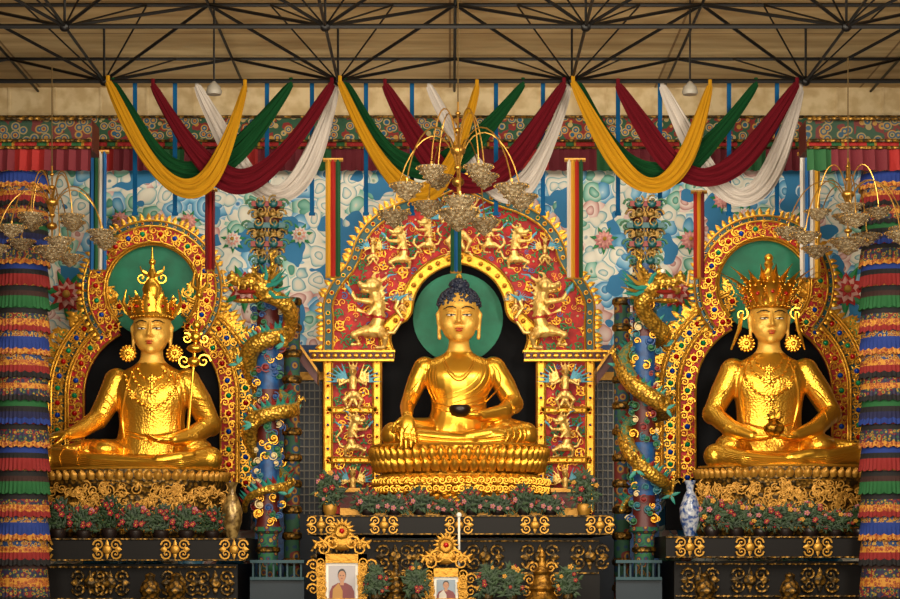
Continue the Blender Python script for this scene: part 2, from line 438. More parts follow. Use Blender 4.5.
def banner(px,r0,r1,w,cols,y=-.3):
    q=MB();k=S(y);W=w*k;x0=R(px,r0,y).x-W/2;zt=R(0,r0,y).z;zb=R(0,r1,y).z;n=len(cols)
    for i in range(n):
        xa=x0+W*i/n;xb=x0+W*(i+1)/n
        vs=[];N=10
        for j in range(N+1):
            z=zt+(zb-zt)*j/N
            for x,d in((xa,0),((xa+xb)/2,-.06),(xb,0)): vs.append((x,y+d+.02*math.sin(j),z))
        q.add(vs,[(a,a+1,a+4,a+3) for j in range(N) for a in(j*3,j*3+1)],i)
    q.tube([(x0-.05,y,zt),(x0+W+.05,y,zt)],.04,6,mi=n);q.tube([(x0,y,zb),(x0+W,y,zb)],.03,6,mi=n)
    MM={'y':mat('banner_yellow','#C8921A',0,.8),'g':mat('banner_green','#14502A',0,.8),'m':mat('banner_maroon','#6E1018',0,.8),'w':mat('banner_white','#CFC6B8',0,.8),'b':mat('banner_blue','#145A94',0,.8),'r':mat('banner_red','#A81A12',0,.8)}
    nm={'y':'yellow','g':'green','m':'maroon','w':'white','b':'blue','r':'red'};u=[]
    for c in cols:
        if nm[c] not in u:u.append(nm[c])
    solo('hanging_banner',q,[MM[c] for c in cols]+[GOLDP],'long narrow brocade banner striped %s'%' and '.join(u[:3]),'banner')
banner(98,152,270,17,'bgwb');banner(210,190,270,10,'mrm');banner(333,160,277,15,'yrg')
banner(575,160,278,16,'wyrg');banner(699,192,278,11,'rym');banner(810,154,278,20,'wbwy',.3);banner(456,222,272,11,'gbg')
# ------------------------------------------------------------ BROCADE PILLARS
def bpillar(px,rpx,y,label):
    base=Vector((R(px,0,y).x,y,0));ztop=R(0,150,y).z
    t=thing('brocade_pillar',label,'pillar',base,group='brocade wrapped pillars')
    q=MB();q.lathe(base,[(.36,0),(.36,ztop)],20);part(t,'pillar_core',q,[RED])
    r=rpx*S(y)
    bb=[brocade('pillar_brocade_gold',['#94681A','#661210','#A88030','#14305A'],13),mat('tier_blue','#0E2A70',0,.85),brocade('tier_orange_brocade',['#9A5416','#7A2E12','#B47A24'],16),brocade('pillar_brocade_dark',['#661410','#94701E','#12442C','#1C1636'],14),
        mat('tier_red','#761210',0,.85),mat('tier_green','#105024',0,.85),mat('tier_navy','#0C103A',0,.85),mat('tier_black','#0A080A',0,.85),mat('tier_brown','#2C120C',0,.85)]
    seqs=[[0,0,1,1,2],[2,0,2,4,7],[8,3,2,3,7],[5,5,7,6,1],[4,7,3,3,2],[6,1,7,4,4],[2,7,8,5,5],[5,7,3,2,4]]
    rows=[166,186,204,222,242,262,283,305,328,351,374,397,420,443,466,489,512,535,560,600]
    for i in range(len(rows)-1):
        z0=R(0,rows[i],y).z;z1=R(0,rows[i+1]+4,y).z
        q=MB();sq=seqs[i%len(seqs)];prof=[]
        for j in range(6): prof.append((r*(.86+.13*j/5),(z0+(z1-z0)*j/5)-base.z))
        seg=80
        for jj,(rr,z) in enumerate(prof):
            for s in range(seg):
                a=2*math.pi*s/seg;f=1+.02*(1 if s%2 else -1)*(.3+jj/5)
                zz=z-(.035*abs(math.sin(s*math.pi/4)) if jj>=4 else 0)
                q.v.append((base.x+rr*f*math.cos(a),base.y+rr*f*math.sin(a),base.z+zz))
        for j in range(5):
            for s in range(seg):
                q.f.append([j*seg+s,j*seg+(s+1)%seg,(j+1)*seg+(s+1)%seg,(j+1)*seg+s]);q.m.append(sq[j])
        part(t,'fabric_tier',q,bb)
    return t
bpillar(22,28,-3.3,'pillar wrapped in tiered brocade skirts of red, blue, green and gold')
bpillar(887,28,-3.3,'pillar wrapped in tiered brocade skirts of red, blue, green and gold')
# ------------------------------------------------------------ ORNATE BAND
def band(mb,pts,hw,y,js=16,th=.18,base=1,frill=0,beads=False,spir=True,jm=(2,3,4)):
    pts=resample(pts,3.0);A=offset(pts,-hw);B=offset(pts,hw);n=len(pts);k=S(y)
    vs=[]
    for i in range(n):
        a=R(*A[i],y);b=R(*B[i],y)
        vs+=[a,b,Vector((a.x,y+th,a.z)),Vector((b.x,y+th,b.z))]
    fs=[]
    for i in range(n-1):
        o=i*4
        fs+=[(o,o+1,o+5,o+4),(o,o+4,o+6,o+2),(o+1,o+3,o+7,o+5),(o+2,o+6,o+7,o+3)]
    fs+=[(0,2,3,1),((n-1)*4,(n-1)*4+1,(n-1)*4+3,(n-1)*4+2)]
    mb.add(vs,fs,base)
    rr=max(.024,hw*k*.14)
    for X in(A,B): mb.tube([R(*p,y-.03) for p in X],rr,6)
    L=(n-1)*3.0;c=max(1,round(L/js))
    for q in range(c+1):
        i=min(n-1,int(round(q*(n-1)/c)));p=R(*pts[i],y)
        a=pts[max(i-1,0)];b=pts[min(i+1,n-1)];ang=math.atan2(-(b[1]-a[1]),b[0]-a[0])
        M=Matrix.Rotation(-ang,3,'Y')
        if beads: mb.eli((p.x,y-.05,p.z),hw*k*.45,seg=8,rings=6,mi=0)
        else:
            mb.eli((p.x,y-.06,p.z),(hw*k*.33,.07,hw*k*.33),M,8,6,mi=jm[q%len(jm)])
            mb.tube([(p.x+hw*k*.43*math.cos(t*math.pi/5),y-.04,p.z+hw*k*.43*math.sin(t*math.pi/5)) for t in range(10)],hw*k*.10,5,closed=True)
            if spir:
                for t in range(8): leaf(mb,(p.x,y-.03,p.z),t*math.pi/4,hw*k*.85,hw*k*.3)
        if spir and q<c:
            i2=min(n-1,int(round((q+.5)*(n-1)/c)));p2=R(*pts[i2],y)
            for sg in(-1,1):
                d=Vector((math.cos(ang),0,math.sin(ang)));nn=Vector((-math.sin(ang),0,math.cos(ang)))
                cc=p2+nn*sg*hw*k*.4+d*sg*hw*k*.25
                spiral(mb,(cc.x,y-.06,cc.z),hw*k*.46,1.4,ang+sg*1.5,sg,hw*k*.12)
                leaf(mb,(p2.x,y-.04,p2.z),ang+sg*1.57,hw*k*.9,hw*k*.3)
    if frill:
        for i in range(0,n,2):
            p=R(*(A[i] if frill>0 else B[i]),y)
            a=pts[max(i-1,0)];b=pts[min(i+1,n-1)];ang=math.atan2(-(b[1]-a[1]),b[0]-a[0])+(math.pi/2 if frill>0 else -math.pi/2)
            leaf(mb,(p.x,y,p.z),ang+random.uniform(-.4,.4),abs(frill)*k,abs(frill)*k*.6)
BM=[GOLDC,DTEAL,JR,JB,JG,RED]
# ------------------------------------------------------------ CREATURES (relief)
def gryph():
    q=MB()
    q.tube([(0,0,.22),(-.05,-.03,.38),(0,-.05,.56),(.05,-.06,.72)],[.11,.085,.11,.075],10,ends=True)
    q.eli((.09,-.1,.83),(.11,.1,.1));q.eli((.2,-.14,.8),(.09,.07,.045));q.eli((.19,-.12,.72),(.07,.05,.02));q.eli((.27,-.16,.83),(.035,.04,.03))
    for s in(-1,1):
        q.tube([(.03+s*.05,-.08,.6),(.2+s*.1,-.15,.5+s*.1),(.32+s*.1,-.18,.6+s*.15)],[.05,.035,.028],8,ends=True)
        q.tube([(s*.1,-.03,.2),(s*.22+.05,-.1,.12),(s*.17,-.05,0),(s*.17+.1,-.1,-.02)],[.085,.05,.03,.03],8,ends=True)
        for m in range(3): q.tube([(.32+s*.1,-.18,.6+s*.15),(.37+s*.1,-.2,.58+s*.15+m*.04)],[.02,.008],5,ends=True)
        q.tube([(.05+s*.07,-.05,.9),(-.02+s*.1,-.03,1.0),(-.1+s*.12,-.03,1.03)],[.03,.022,.01],6,ends=True)
    q.tube([(-.1,0,.2),(-.28,-.03,.22),(-.38,-.05,.42),(-.26,-.05,.56),(-.3,-.05,.7),(-.42,-.05,.78)],[.035,.03,.03,.035,.03,.01],8,ends=True)
    for i in range(9):
        a=1.3+i*.3;r=.2+.06*(i%2);q.tube([(.02,-.05,.78-.03*i),(.02+r*math.cos(a),-.04,.78-.03*i+r*math.sin(a))],[.04,.008],6,ends=True)
    return remesh(q,.015,1)
def garuda():
    q=MB()
    q.tube([(0,0,.3),(0,-.04,.48),(0,-.05,.66)],[.1,.085,.09],10,ends=True);q.eli((0,-.08,.83),(.09,.09,.11))
    q.tube([(0,-.18,.84),(0,-.27,.78)],[.04,.015],6,ends=True)
    for s in(-1,1):
        q.tube([(s*.13,-.05,.62),(s*.3,-.12,.52),(s*.33,-.15,.72)],[.045,.032,.025],8,ends=True)
        for i in range(6):
            a=.0+i*.26;q.tube([(s*.12,.02,.6),(s*(.12+.28*math.cos(a)),.02,.6+.25*math.sin(a)),(s*(.12+.52*math.cos(a)),0,.6+.44*math.sin(a))],[.035,.028,.01],6,ends=True)
        q.tube([(s*.08,-.02,.3),(s*.2,-.1,.18),(s*.12,-.06,0),(s*.2,-.12,-.02)],[.075,.05,.03,.025],8,ends=True)
        q.tube([(s*.06,-.04,.93),(s*.1,-.02,1.05)],[.03,.012],6,ends=True)
        q.tube([(0,.0,.25),(s*.1,0,.05),(s*.25,0,-.08)],[.06,.04,.015],6,ends=True)
    q.tube([(0,-.04,.92),(0,-.04,1.06)],[.05,.01],6,ends=True)
    return remesh(q,.015,1)
CREAT=[gryph(),garuda()]
CRM=mat('painted_gold_creature','#E8C06C',.6,.36,.4,12,hex2='#B67E26',mix=(.48,.7))
CRB=mat('creature_blue_paint','#4A92A8',.1,.5);CRR=mat('creature_red_paint','#A8281A',.1,.5)
for m_ in CREAT:
    m_.materials.clear();m_.materials.append(CRM);m_.materials.append(CRB);m_.materials.append(CRR)
    for p_ in m_.polygons:
        c_=p_.center
        if .38<c_.z<.42: p_.material_index=2
        elif c_.z>.5 and (abs(c_.x)>.36 or (c_.x<-.1 and c_.z>.66)): p_.material_index=1
def put_creature(t,k,px,row,y,h,flip=1,rz=0,name='relief_creature'):
    o=bpy.data.objects.new(name,CREAT[k]);COL.objects.link(o);o.parent=t
    s=h*S(y);p=R(px,row,y);o.location=p-Vector(t.location);o.scale=(s*flip,s*.8,s);o.rotation_euler=(0,rz,0)
# ------------------------------------------------------------ CENTRAL SHRINE ARCH
CX=459
def mir(pts): return [(2*CX-x,r) for x,r in pts[::-1]]
def inpoly(p,poly):
    c=False;n=len(poly)
    for i in range(n):
        a=poly[i];b=poly[i-1]
        if (a[1]>p[1])!=(b[1]>p[1]) and p[0]<(b[0]-a[0])*(p[1]-a[1])/(b[1]-a[1])+a[0]: c=not c
    return c
def shrine():
    y=1.3
    t=thing('shrine_arch','red and gold carved arch with creatures behind the central statue','altar arch',R(CX,516,y))
    OL=[(324,352),(325,322),(323,302),(334,280),(350,262),(356,240),(370,220),(392,206),(420,197),(442,186),(CX,178)]
    OL=[OL[0]]+smoothp(OL[0:],1)[1:];OUT=OL+mir(OL)[1:]
    IL=[(394,354),(388,336),(397,325),(411,317),(413,296),(424,278),(441,267),(CX,262)]
    IL=smoothp(IL,1);INN=IL+mir(IL)[1:]
    q=MB()
    poly=[(324,514)]+OUT+[(2*CX-324,514),(2*CX-382,514),(2*CX-382,356)]+INN[::-1]+[(382,356),(382,514)]
    q.ppoly(poly,y,.3);part(t,'red_panel',q,[RED],smooth=False)
    q=MB();q.ppoly([(378,514),(378,330)]+INN+[(2*CX-378,330),(2*CX-378,514)],y+.32,.1);part(t,'niche_back',q,[BLACK],smooth=False)
    q=MB();q.disc((CX-1,318),45,y+.2,.08);part(t,'halo_disc',q,[TEAL],smooth=False)
    q=MB();band(q,[(384,354)]+[(x,r) for x,r in offset(resample(INN,4),-5)]+[(2*CX-384,354)],5.5,y-.12,11,base=0,beads=True,spir=False)
    band(q,offset(resample(OUT,4),4),4.5,y-.12,10,base=1,frill=9,spir=False,jm=(4,0,2,0))
    for sx in(1,-1):
        X=lambda x:x if sx==1 else 2*CX-x
        for xx in(328,377): band(q,[(X(xx),362),(X(xx),512)],4,y-.12,12,base=0,spir=False,jm=(2,3))
        band(q,[(X(327),410),(X(377),410)],2.5,y-.12,9,base=0,spir=False,beads=True)
        band(q,[(X(327),460),(X(377),460)],2.5,y-.12,9,base=0,spir=False,beads=True)
    part(t,'carved_border',q,BM)
    for sx in(1,-1):
        q=MB()
        X=lambda x:x if sx==1 else 2*CX-x
        xs=sorted((X(310),X(394)))
        q.pbox(xs[0],352,xs[1],359,y-.25,y,1);q.pbox(xs[0]-1,350,xs[1]+1,352,y-.3,y,0);q.pbox(xs[0],359,xs[1],361,y-.3,y,0)
        for i in range(12):
            p=R(xs[0]+4+i*7,355.5,y-.27);q.eli(p,(.055,.03,.05),seg=8,rings=5,mi=0)
        part(t,'cornice_shelf',q,[GOLDC,DRED],smooth=False)
    gs=MB();gr=MB();pts=[]
    OUTi=offset(resample(OUT,4),7);INo=offset(resample(INN,4),-13)
    RP=[(333,350)]+OUTi+[(2*CX-333,350)];IP=[(380,352)]+INo+[(2*CX-380,352)]
    for phase,(lo,hi,cnt,tr,sp) in enumerate(((4.5,6.5,110,6000,.95),(2.2,3.6,330,12000,.9))):
        tries=0;got=0
        while tries<tr and got<cnt:
            tries+=1
            if random.random()<.7: p=(random.uniform(328,590),random.uniform(190,348));ok=inpoly(p,RP) and not inpoly(p,IP)
            else:
                x=random.uniform(334,371);p=(x if random.random()<.5 else 2*CX-x,random.uniform(366,505));ok=True
            if not ok: continue
            r=random.uniform(lo,hi)
            if any(math.dist(p,a)<(r+b)*sp for a,b in pts): continue
            pts.append((p,r));got+=1;k=S(y);w=R(*p,y-.05)
            c=random.random();hand=random.choice((-1,1));a0=random.uniform(0,6.28)
            if phase==0:
                tgt,mi=(gs,0) if c<.42 else (gr,0)
                spiral(tgt,w-Vector((0,.04,0)),r*k*.9,1.5,a0,hand,r*k*.13,mi=mi,n=16)
                for j in range(4): leaf(tgt,w,a0+j*1.57,r*k*1.25,r*k*.42,mi=mi)
                gr.eli(w-Vector((0,.06,0)),r*k*.16,seg=6,rings=4,mi=random.choice((1,2,3)))
            else:
                if c<.4: spiral(gs,w,r*k,1.2,a0,hand,r*k*.15)
                elif c<.8:
                    for j in range(3): leaf(gr,w,a0+j*2.1,r*k*1.3,r*k*.6,mi=0)
                elif c<.9: spiral(gr,w,r*k,1.2,a0,hand,r*k*.2,mi=2)
                else: gr.eli(w,r*k*.4,seg=6,rings=4,mi=1)
    part(t,'scrollwork',gs,[GOLDC]);part(t,'painted_foliage',gr,[GREEN,CREAM,mat('azure_paint','#1E6FB4',0,.5),mat('rose_paint','#C8504A',0,.5)])
    for f in(1,-1):
        X=lambda x:x if f==1 else 2*CX-x
        put_creature(t,0,X(372),346,y-.3,72,-f,.12*f)
        put_creature(t,0,X(402),268,y-.3,44,-f)
        put_creature(t,1,X(353),408,y-.3,44,f)
        put_creature(t,0,X(353),456,y-.3,44,f,name='relief_lion')
        put_creature(t,0,X(428),252,y-.3,36,-f)
        put_creature(t,1,X(373),264,y-.25,26,f);put_creature(t,1,X(402),312,y-.25,20,f)
        put_creature(t,1,X(353),502,y-.3,34,f)
    put_creature(t,1,CX,252,y-.3,56)
shrine()
# ------------------------------------------------------------ SIDE MANDORLAS
def mandorla(cx,dr,label):
    y=1.2
    t=thing('halo_arch',label,'altar arch',R(cx,530+dr,y))
    c1=395+dr;c2=290+dr
    q=MB();pl=[(cx-98,530),(cx-98,c1)]+[(cx+98*math.cos(a),c1-98*math.sin(a)) for a in [math.pi-math.pi*i/40 for i in range(41)]]+[(cx+98,530)]
    q.ppoly(pl,y+.22,.15);q.disc((cx,c2),60,y+.2,.15);part(t,'niche_back',q,[BLACK],smooth=False)
    q=MB();q.disc((cx,c2),47,y+.05,.1);part(t,'halo_disc',q,[TEAL],smooth=False)
    q=MB()
    for s in(-1,1):
        for r0,hw,js,bs,fr in((77,8.5,17,5,0),(94,8.5,14,1,10)):
            tt=math.radians(118 if r0<90 else 110)
            arc=[(cx+s*r0*math.cos(a),c1-r0*math.sin(a)) for a in [(math.pi-tt)*(1-i/30) for i in range(31)]]
            arc=arc+[(cx+s*r0,c1+30),(cx+s*r0,c1+88)]
            band(q,arc,hw,y-(.02 if r0<90 else 0),js,base=bs,frill=(fr if s==1 else -fr) if fr else 0)
            band(q,offset(resample(arc,4),-hw*s),1.4,y-.1,6,base=0,spir=False,beads=True)
    part(t,'lower_carved_border',q,BM)
    q=MB()
    a0=math.radians(222);a1=math.radians(-42)
    arc=lambda r:[(cx+r*math.cos(a0+(a1-a0)*i/60),c2-r*math.sin(a0+(a1-a0)*i/60)) for i in range(61)]
    band(q,arc(56),8,y-.2,15,base=5);band(q,arc(66.5),3,y-.15,8,base=1,spir=False,frill=8);band(q,arc(47),1.5,y-.15,6,base=0,spir=False,beads=True)
    part(t,'head_halo_border',q,BM)
    q=MB()
    for s in(-1,1):
        for i in range(34):
            a=random.uniform(-.4,1.25);r=random.uniform(104,112)
            p=R(cx+s*r*math.cos(a),c1-r*math.sin(a),y);spiral(q,p,random.uniform(.08,.15),1.3,random.uniform(0,6),random.choice((-1,1)),.026,mi=random.choice((0,0,0,1)))
            leaf(q,p,(a if s>0 else math.pi-a)+random.uniform(-.5,.5),.25,.12)
    part(t,'edge_scrollwork',q,[GOLDC,GREEN])
mandorla(152,0,'gold jewelled horseshoe halo arch behind a tall-crowned statue')
mandorla(764,-5,'gold jewelled horseshoe halo arch behind a leaf-crowned statue')
# ------------------------------------------------------------ STATUES
def head(mb,c,s):
    c=Vector(c);P=lambda x,y,z:c+Vector((x,y,z))*s
    E=lambda x,y,z,r:mb.eli(P(x,y,z),[v*s for v in r],seg=24,rings=16)
    E(0,.05,.62,(.355,.38,.37));E(0,-.02,.42,(.34,.33,.34));E(0,-.08,.26,(.29,.26,.23));E(0,-.235,.09,(.09,.08,.065))
    for q in(-1,1):
        E(q*.165,-.19,.34,(.135,.125,.145));E(q*.042,-.365,.345,(.03,.032,.024));E(q*.137,-.300,.51,(.088,.06,.042))
        mb.tube([P(q*.05,-.33,.595),P(q*.14,-.328,.622),P(q*.25,-.26,.585)],[.012*s,.015*s,.012*s],8,ends=True)
        mb.tube([P(q*.34,.03,.6),P(q*.375,.01,.53),P(q*.37,.01,.42),P(q*.36,.0,.3),P(q*.345,-.01,.12)],[.035*s,.045*s,.032*s,.028*s,.042*s],8,ends=True)
    mb.tube([P(0,-.34,.58),P(0,-.385,.46),P(0,-.425,.37)],[.02*s,.026*s,.04*s],8,ends=True)
    E(0,-.33,.245,(.085,.04,.018));E(0,-.32,.205,(.065,.04,.022))
def hand(mb,w,d,n,s,side=1,curl=.5,spread=.1):
    w=Vector(w);d=Vector(d).normalized();n=Vector(n);n=(n-d*n.dot(d)).normalized();b=d.cross(n)*side
    M=Matrix((b,d,n)).transposed()
    mb.eli(w+d*.24*s,(.22*s,.3*s,.11*s),M,12,8)
    for i,(o,L) in enumerate(((-.17,.44),(-.057,.5),(.057,.47),(.17,.37))):
        p=w+d*.4*s+b*o*s;dd=(d+b*o*spread*4).normalized();a=0;pts=[p]
        for j,l in enumerate((.42,.32,.26)):
            a+=curl*(.5+.3*j)
            v=(dd*math.cos(a)-n*math.sin(a));p=p+v*L*l*s*1.1;pts.append(p)
        mb.tube(pts,[.056*s,.052*s,.046*s,.038*s],8,ends=True)
    p=w+d*.12*s-b*.16*s
    mb.tube([p,p+(d*.5-b*.8-n*.2).normalized()*.22*s,p+(d*.8-b*.6-n*.4).normalized()*.42*s],[.075*s,.06*s,.042*s],8,ends=True)
def build_body(J):
    q=MB()
    q.loft(J['loft'][0],J['loft'][1])
    for (px,row,y,r) in J['torso']: q.eli(R(px,row,y),r,seg=24,rings=16)
    for ch in J['limbs']: q.tube([R(a,b,c) for a,b,c,_ in ch],[r for *_,r in ch],16,ends=True)
    hx,hr,hs,hy=J['head'];head(q,R(hx,hr,hy),hs)
    for h in J['hands']: hand(q,R(*h[0]),h[1],h[2],h[3],h[4],h[5])
    return remesh(q,.022,3)
def drape(bvh,pts,off=.0,step=2.5):
    out=[];ly=None
    for x,r in resample(pts,step):
        y=-.6
        for _ in range(2):
            p=R(x,r,y);h=bvh.ray_cast(Vector((p.x,-8,p.z)),Vector((0,1,0)))
            if h[0] is None: break
            y=h[0].y
        if h[0] is None: continue
        if ly is not None and abs(h[0].y-ly)>.7: continue
        ly=h[0].y
        out.append(h[0]-Vector((0,off,0)))
    return out
def face_parts(t,J):
    hx,hr,hs,hy=J['head'];c=R(hx,hr,hy);P=lambda x,y,z:c+Vector((x,y,z))*hs
    for s in(-1,1):
        q=MB()
        q.eli(P(s*.138,-.348,.478),(.072*hs,.02*hs,.015*hs),seg=12,rings=8)
        q.eli(P(s*.138,-.362,.476),(.021*hs,.012*hs,.014*hs),seg=10,rings=6,mi=1)
        q.tube([P(s*.06,-.355,.483),P(s*.138,-.374,.494),P(s*.222,-.33,.484)],.009*hs,6,mi=1)
        part(t,'painted_eye',q,[EYEW,INK],'painted half-closed eye')
        q=MB()
        q.tube([P(s*.045,-.365,.597),P(s*.12,-.370,.628),P(s*.2,-.335,.624),P(s*.275,-.265,.59)],[.008*hs,.013*hs,.011*hs,.006*hs],6)
        part(t,'eyebrow',q,[INK],'thin dark painted eyebrow')
    q=MB();q.eli(P(0,-.357,.243),(.075*hs,.03*hs,.016*hs),seg=12,rings=8);q.eli(P(0,-.352,.207),(.06*hs,.03*hs,.019*hs),seg=12,rings=8)
    part(t,'lips',q,[LIP],'red painted lips')
def fin_body(t,me,J,m=GOLD):
    me.materials.clear();me.materials.append(GOLD);me.materials.append(GOLDF);me.materials.append(m)
    hx,hr,hs,hy=J['head'];c=R(hx,hr,hy);zt=c.z-.35
    for p in me.polygons:
        pc=p.center
        if pc.z>c.z-.15 and abs(pc.x-c.x)<hs*.5: p.material_index=1
        elif pc.z<zt and not(pc.y<-.9): p.material_index=2
    bv=BVHTree.FromPolygons([v.co.copy() for v in me.vertices],[tuple(p.vertices) for p in me.polygons])
    shift(me,t.location)
    part(t,'body',me,None)
    return bv
def buddha():
    t=thing('seated_golden_statue','golden seated statue with dark blue curled hair, hand touching knee','statue',R(459,447,0))
    J=dict(loft=(459,[(446,40,.5,.1),(430,37,.46,.08),(414,29,.36,.05),(400,28,.36,.03),(386,33,.38,.0),(375,36,.38,.0),(366,36,.32,.02),(359,27,.26,.04),(354,16,.21,.05),(348,11,.19,.04),(336,10,.19,.0)]),
           torso=[(446,377,-.2,(.22,.15,.15)),(472,377,-.2,(.22,.15,.15)),(459,440,-.5,(1.3,.6,.14)),(425,367,.03,(.22,.23,.21)),(493,367,.03,(.22,.23,.21)),(502,430,-.45,(.4,.4,.22))],
           limbs=[[(424,368,.03,.22),(417,382,.02,.2),(411,397,-.1,.165),(407,407,-.4,.145),(407,416,-.95,.11)],
                  [(494,368,.03,.23),(504,385,.0,.23),(513,404,-.15,.21),(502,413,-.6,.17),(482,416,-.95,.12)],
                  [(435,434,.1,.33),(412,434,-.3,.33),(394,435,-.65,.26),(420,438,-1.0,.2),(470,441,-1.15,.14)],
                  [(483,434,.1,.33),(506,434,-.3,.33),(525,435,-.65,.26),(500,438,-1.0,.2),(450,441,-1.1,.14)],
                  [(468,437,-1.15,.12),(490,433,-1.1,.11),(503,431,-1.0,.07)]],
           head=(459,344.5,1.13,-.02),
           hands=[((407,415,-1.1),(.05,-.3,-1),(0,-1,.3),.72,-1,.05,.14),((481,416,-1.05),(-1,-.1,.03),(0,-.25,-1),.64,1,.3,.1)])
    me=build_body(J);bv=fin_body(t,me,J);face_parts(t,J)
    q=MB()
    def rid(pts,r=.028,m=0):
        p=drape(bv,smoothp(pts,2),.0)
        if len(p)>3:q.tube(p,[r*.4,r,r,r*.4],6,mi=m)
    rid([(443,354),(447,368),(459,380),(471,368),(475,354)],.026);rid([(441,356),(446,371),(459,384),(472,371),(477,356)],.018)
    for i in range(5): rid([(474+i*4,355+i*1.5),(483+i*5,368+i*2),(470+i*6,388+i*3),(440+i*5,396+i*4)],.016)
    for i in range(4): rid([(440-i*4,358+i*2),(434-i*3,374+i*3),(438-i,392+i*4)],.016)
    rid([(434,402),(459,410),(486,402)],.024);rid([(432,407),(459,415),(488,407)],.018)
    for i in range(6): rid([(388+i*3,430+i*2),(420,436+i*2.0),(459,440+i),(500,437+i*2),(530-i*3,430+i*2)],.02)
    for i in range(4): rid([(395+i*7,424),(390+i*6,434),(396+i*6,443)],.018);rid([(523-i*7,424),(528-i*6,434),(522-i*6,443)],.018)
    for i in range(4): rid([(498+i*4,382+i*7),(507+i*3,396+i*4),(513,406+i*3)],.016);rid([(420-i*3,380+i*6),(413-i*1,388+i*6),(407,394+i*4)],.014)
    part(t,'robe_folds',q,[GOLD])
    hx,hr,hs,hy=J['head'];c=R(hx,hr,hy);q=MB()
    def cap(x,y,z,r): q.eli(c+Vector((x,y,z))*hs,[v*hs for v in r],seg=20,rings=14)
    cap(0,.09,.69,(.37,.37,.335));cap(0,.06,1.03,(.16,.17,.13))
    for i in range(330):
        a=random.uniform(0,6.28);e=math.asin(random.uniform(.0,1))
        p=Vector((.375*math.cos(a)*math.cos(e),.09+.375*math.sin(a)*math.cos(e),.69+.34*math.sin(e)))
        q.eli(c+p*hs,.032*hs,seg=6,rings=5)
    for i in range(70):
        a=random.uniform(0,6.28);e=math.asin(random.uniform(0,1))
        p=Vector((.165*math.cos(a)*math.cos(e),.06+.17*math.sin(a)*math.cos(e),1.03+.135*math.sin(e)));q.eli(c+p*hs,.028*hs,seg=6,rings=5)
    part(t,'curled_hair',q,[HAIR],'dark blue curled hair with topknot')
    q=MB();q.lathe(c+Vector((0,.05,1.15))*hs,[(.05,0),(.07,.04),(.05,.09),(.02,.13),(.005,.2)],10);part(t,'hair_finial',q,[GOLD])
    p=R(460,417,-1.14);q=MB();q.lathe(p,[(.08,0),(.16,.03),(.21,.11),(.21,.18),(.18,.23),(.16,.23),(.17,.17),(.05,.08)],20)
    solo('alms_bowl',q,[mat('bowl_dark','#1E1008',.2,.35)],'dark round alms bowl held in the statue\'s lap','bowl',p)
buddha()
def jewelry(t,bv,cx,chin,J):
    hx,hr,hs,hy=J['head'];c=R(hx,hr,hy)
    q=MB()
    def rid(pts,r=.03,b=0):
        p=drape(bv,smoothp(pts,2),.0)
        if len(p)>3:
            q.tube(p,r,6)
            if b:
                for i in range(0,len(p),b): q.eli(p[i]-Vector((0,.03,0)),r*1.5,seg=7,rings=5,mi=0)
    for i,(a,b) in enumerate(((14,10),(20,22),(27,40))):
        rid([(cx-a,chin+14+i*3),(cx-a*.8,chin+14+b*.7),(cx,chin+15+b),(cx+a*.8,chin+14+b*.7),(cx+a,chin+14+i*3)],.022,2)
    for dx,dz,r in((0,25,.07),(0,37,.1),(0,55,.09),(-20,40,.06),(20,40,.06)):
        h=drape(bv,[(cx+dx,chin+dz),(cx+dx+3,chin+dz)])
        if h:
            q.eli(h[0]-Vector((0,.03,0)),(r*.8,.05,r*.8),seg=12,rings=8)
            for k in range(8): leaf(q,h[0]-Vector((0,.05,0)),k*.785,r*1.6,r*.7)
    part(t,'necklaces',q,[GOLD])
    for s in(-1,1):
        q=MB()
        p=c+Vector((s*.44,-.06,.04))*hs
        q.eli(p,(.14*hs,.045*hs,.14*hs),seg=20,rings=8);q.eli(p-Vector((0,.06,0)),.05*hs,seg=10,rings=6)
        for k in range(14):
            a=k*math.pi/7;q.eli(p+Vector((.14*hs*math.cos(a),-.03,.14*hs*math.sin(a))),.028*hs,seg=6,rings=5)
            leaf(q,p-Vector((0,.05,0)),a,.13*hs,.045*hs)
        part(t,'round_earring',q,[GOLD],'large flat round earring with petal rim')
def crown_leaf(mb,c,ang,r,h,w,lean=.18):
    d=Vector((math.sin(ang),-math.cos(ang),0));sd=Vector((math.cos(ang),math.sin(ang),0))
    prof=[(0,.5),(.15,.66),(.3,.74),(.45,.66),(.6,.5),(.75,.3),(.88,.12),(1,0)]
    vs=[]
    for f,off in((1,.035),(-1,-.02)):
        for z,ww in prof:
            for s in(-1,-.5,0,.5,1):
                vs.append(c+d*(r+lean*h*z*z+off*f*(1-abs(s)*.7))+sd*(w*ww*s)+Vector((0,0,h*z)))
    n=len(prof);fs=[]
    for f in(0,1):
        for i in range(n-1):
            for j in range(4):
                a=f*n*5+i*5+j;fs.append((a,a+1,a+6,a+5))
    mb.add(vs,fs,0)
    for zz,rr in((.3,.16),(.55,.12)):
        p=c+d*(r+.06+lean*h*zz*zz)+Vector((0,0,h*zz));mb.eli(p,w*rr,seg=8,rings=6,mi=1 if zz<.4 else 0)
    for s in(-1,1):
        for z in(.08,.2,.32,.44,.56,.68):
            ww=.66 if z<.45 else .66-.9*(z-.42)
            mb.eli(c+d*(r+.03+lean*h*z*z)+sd*s*w*ww+Vector((0,0,h*z)),w*.1,seg=6,rings=5)
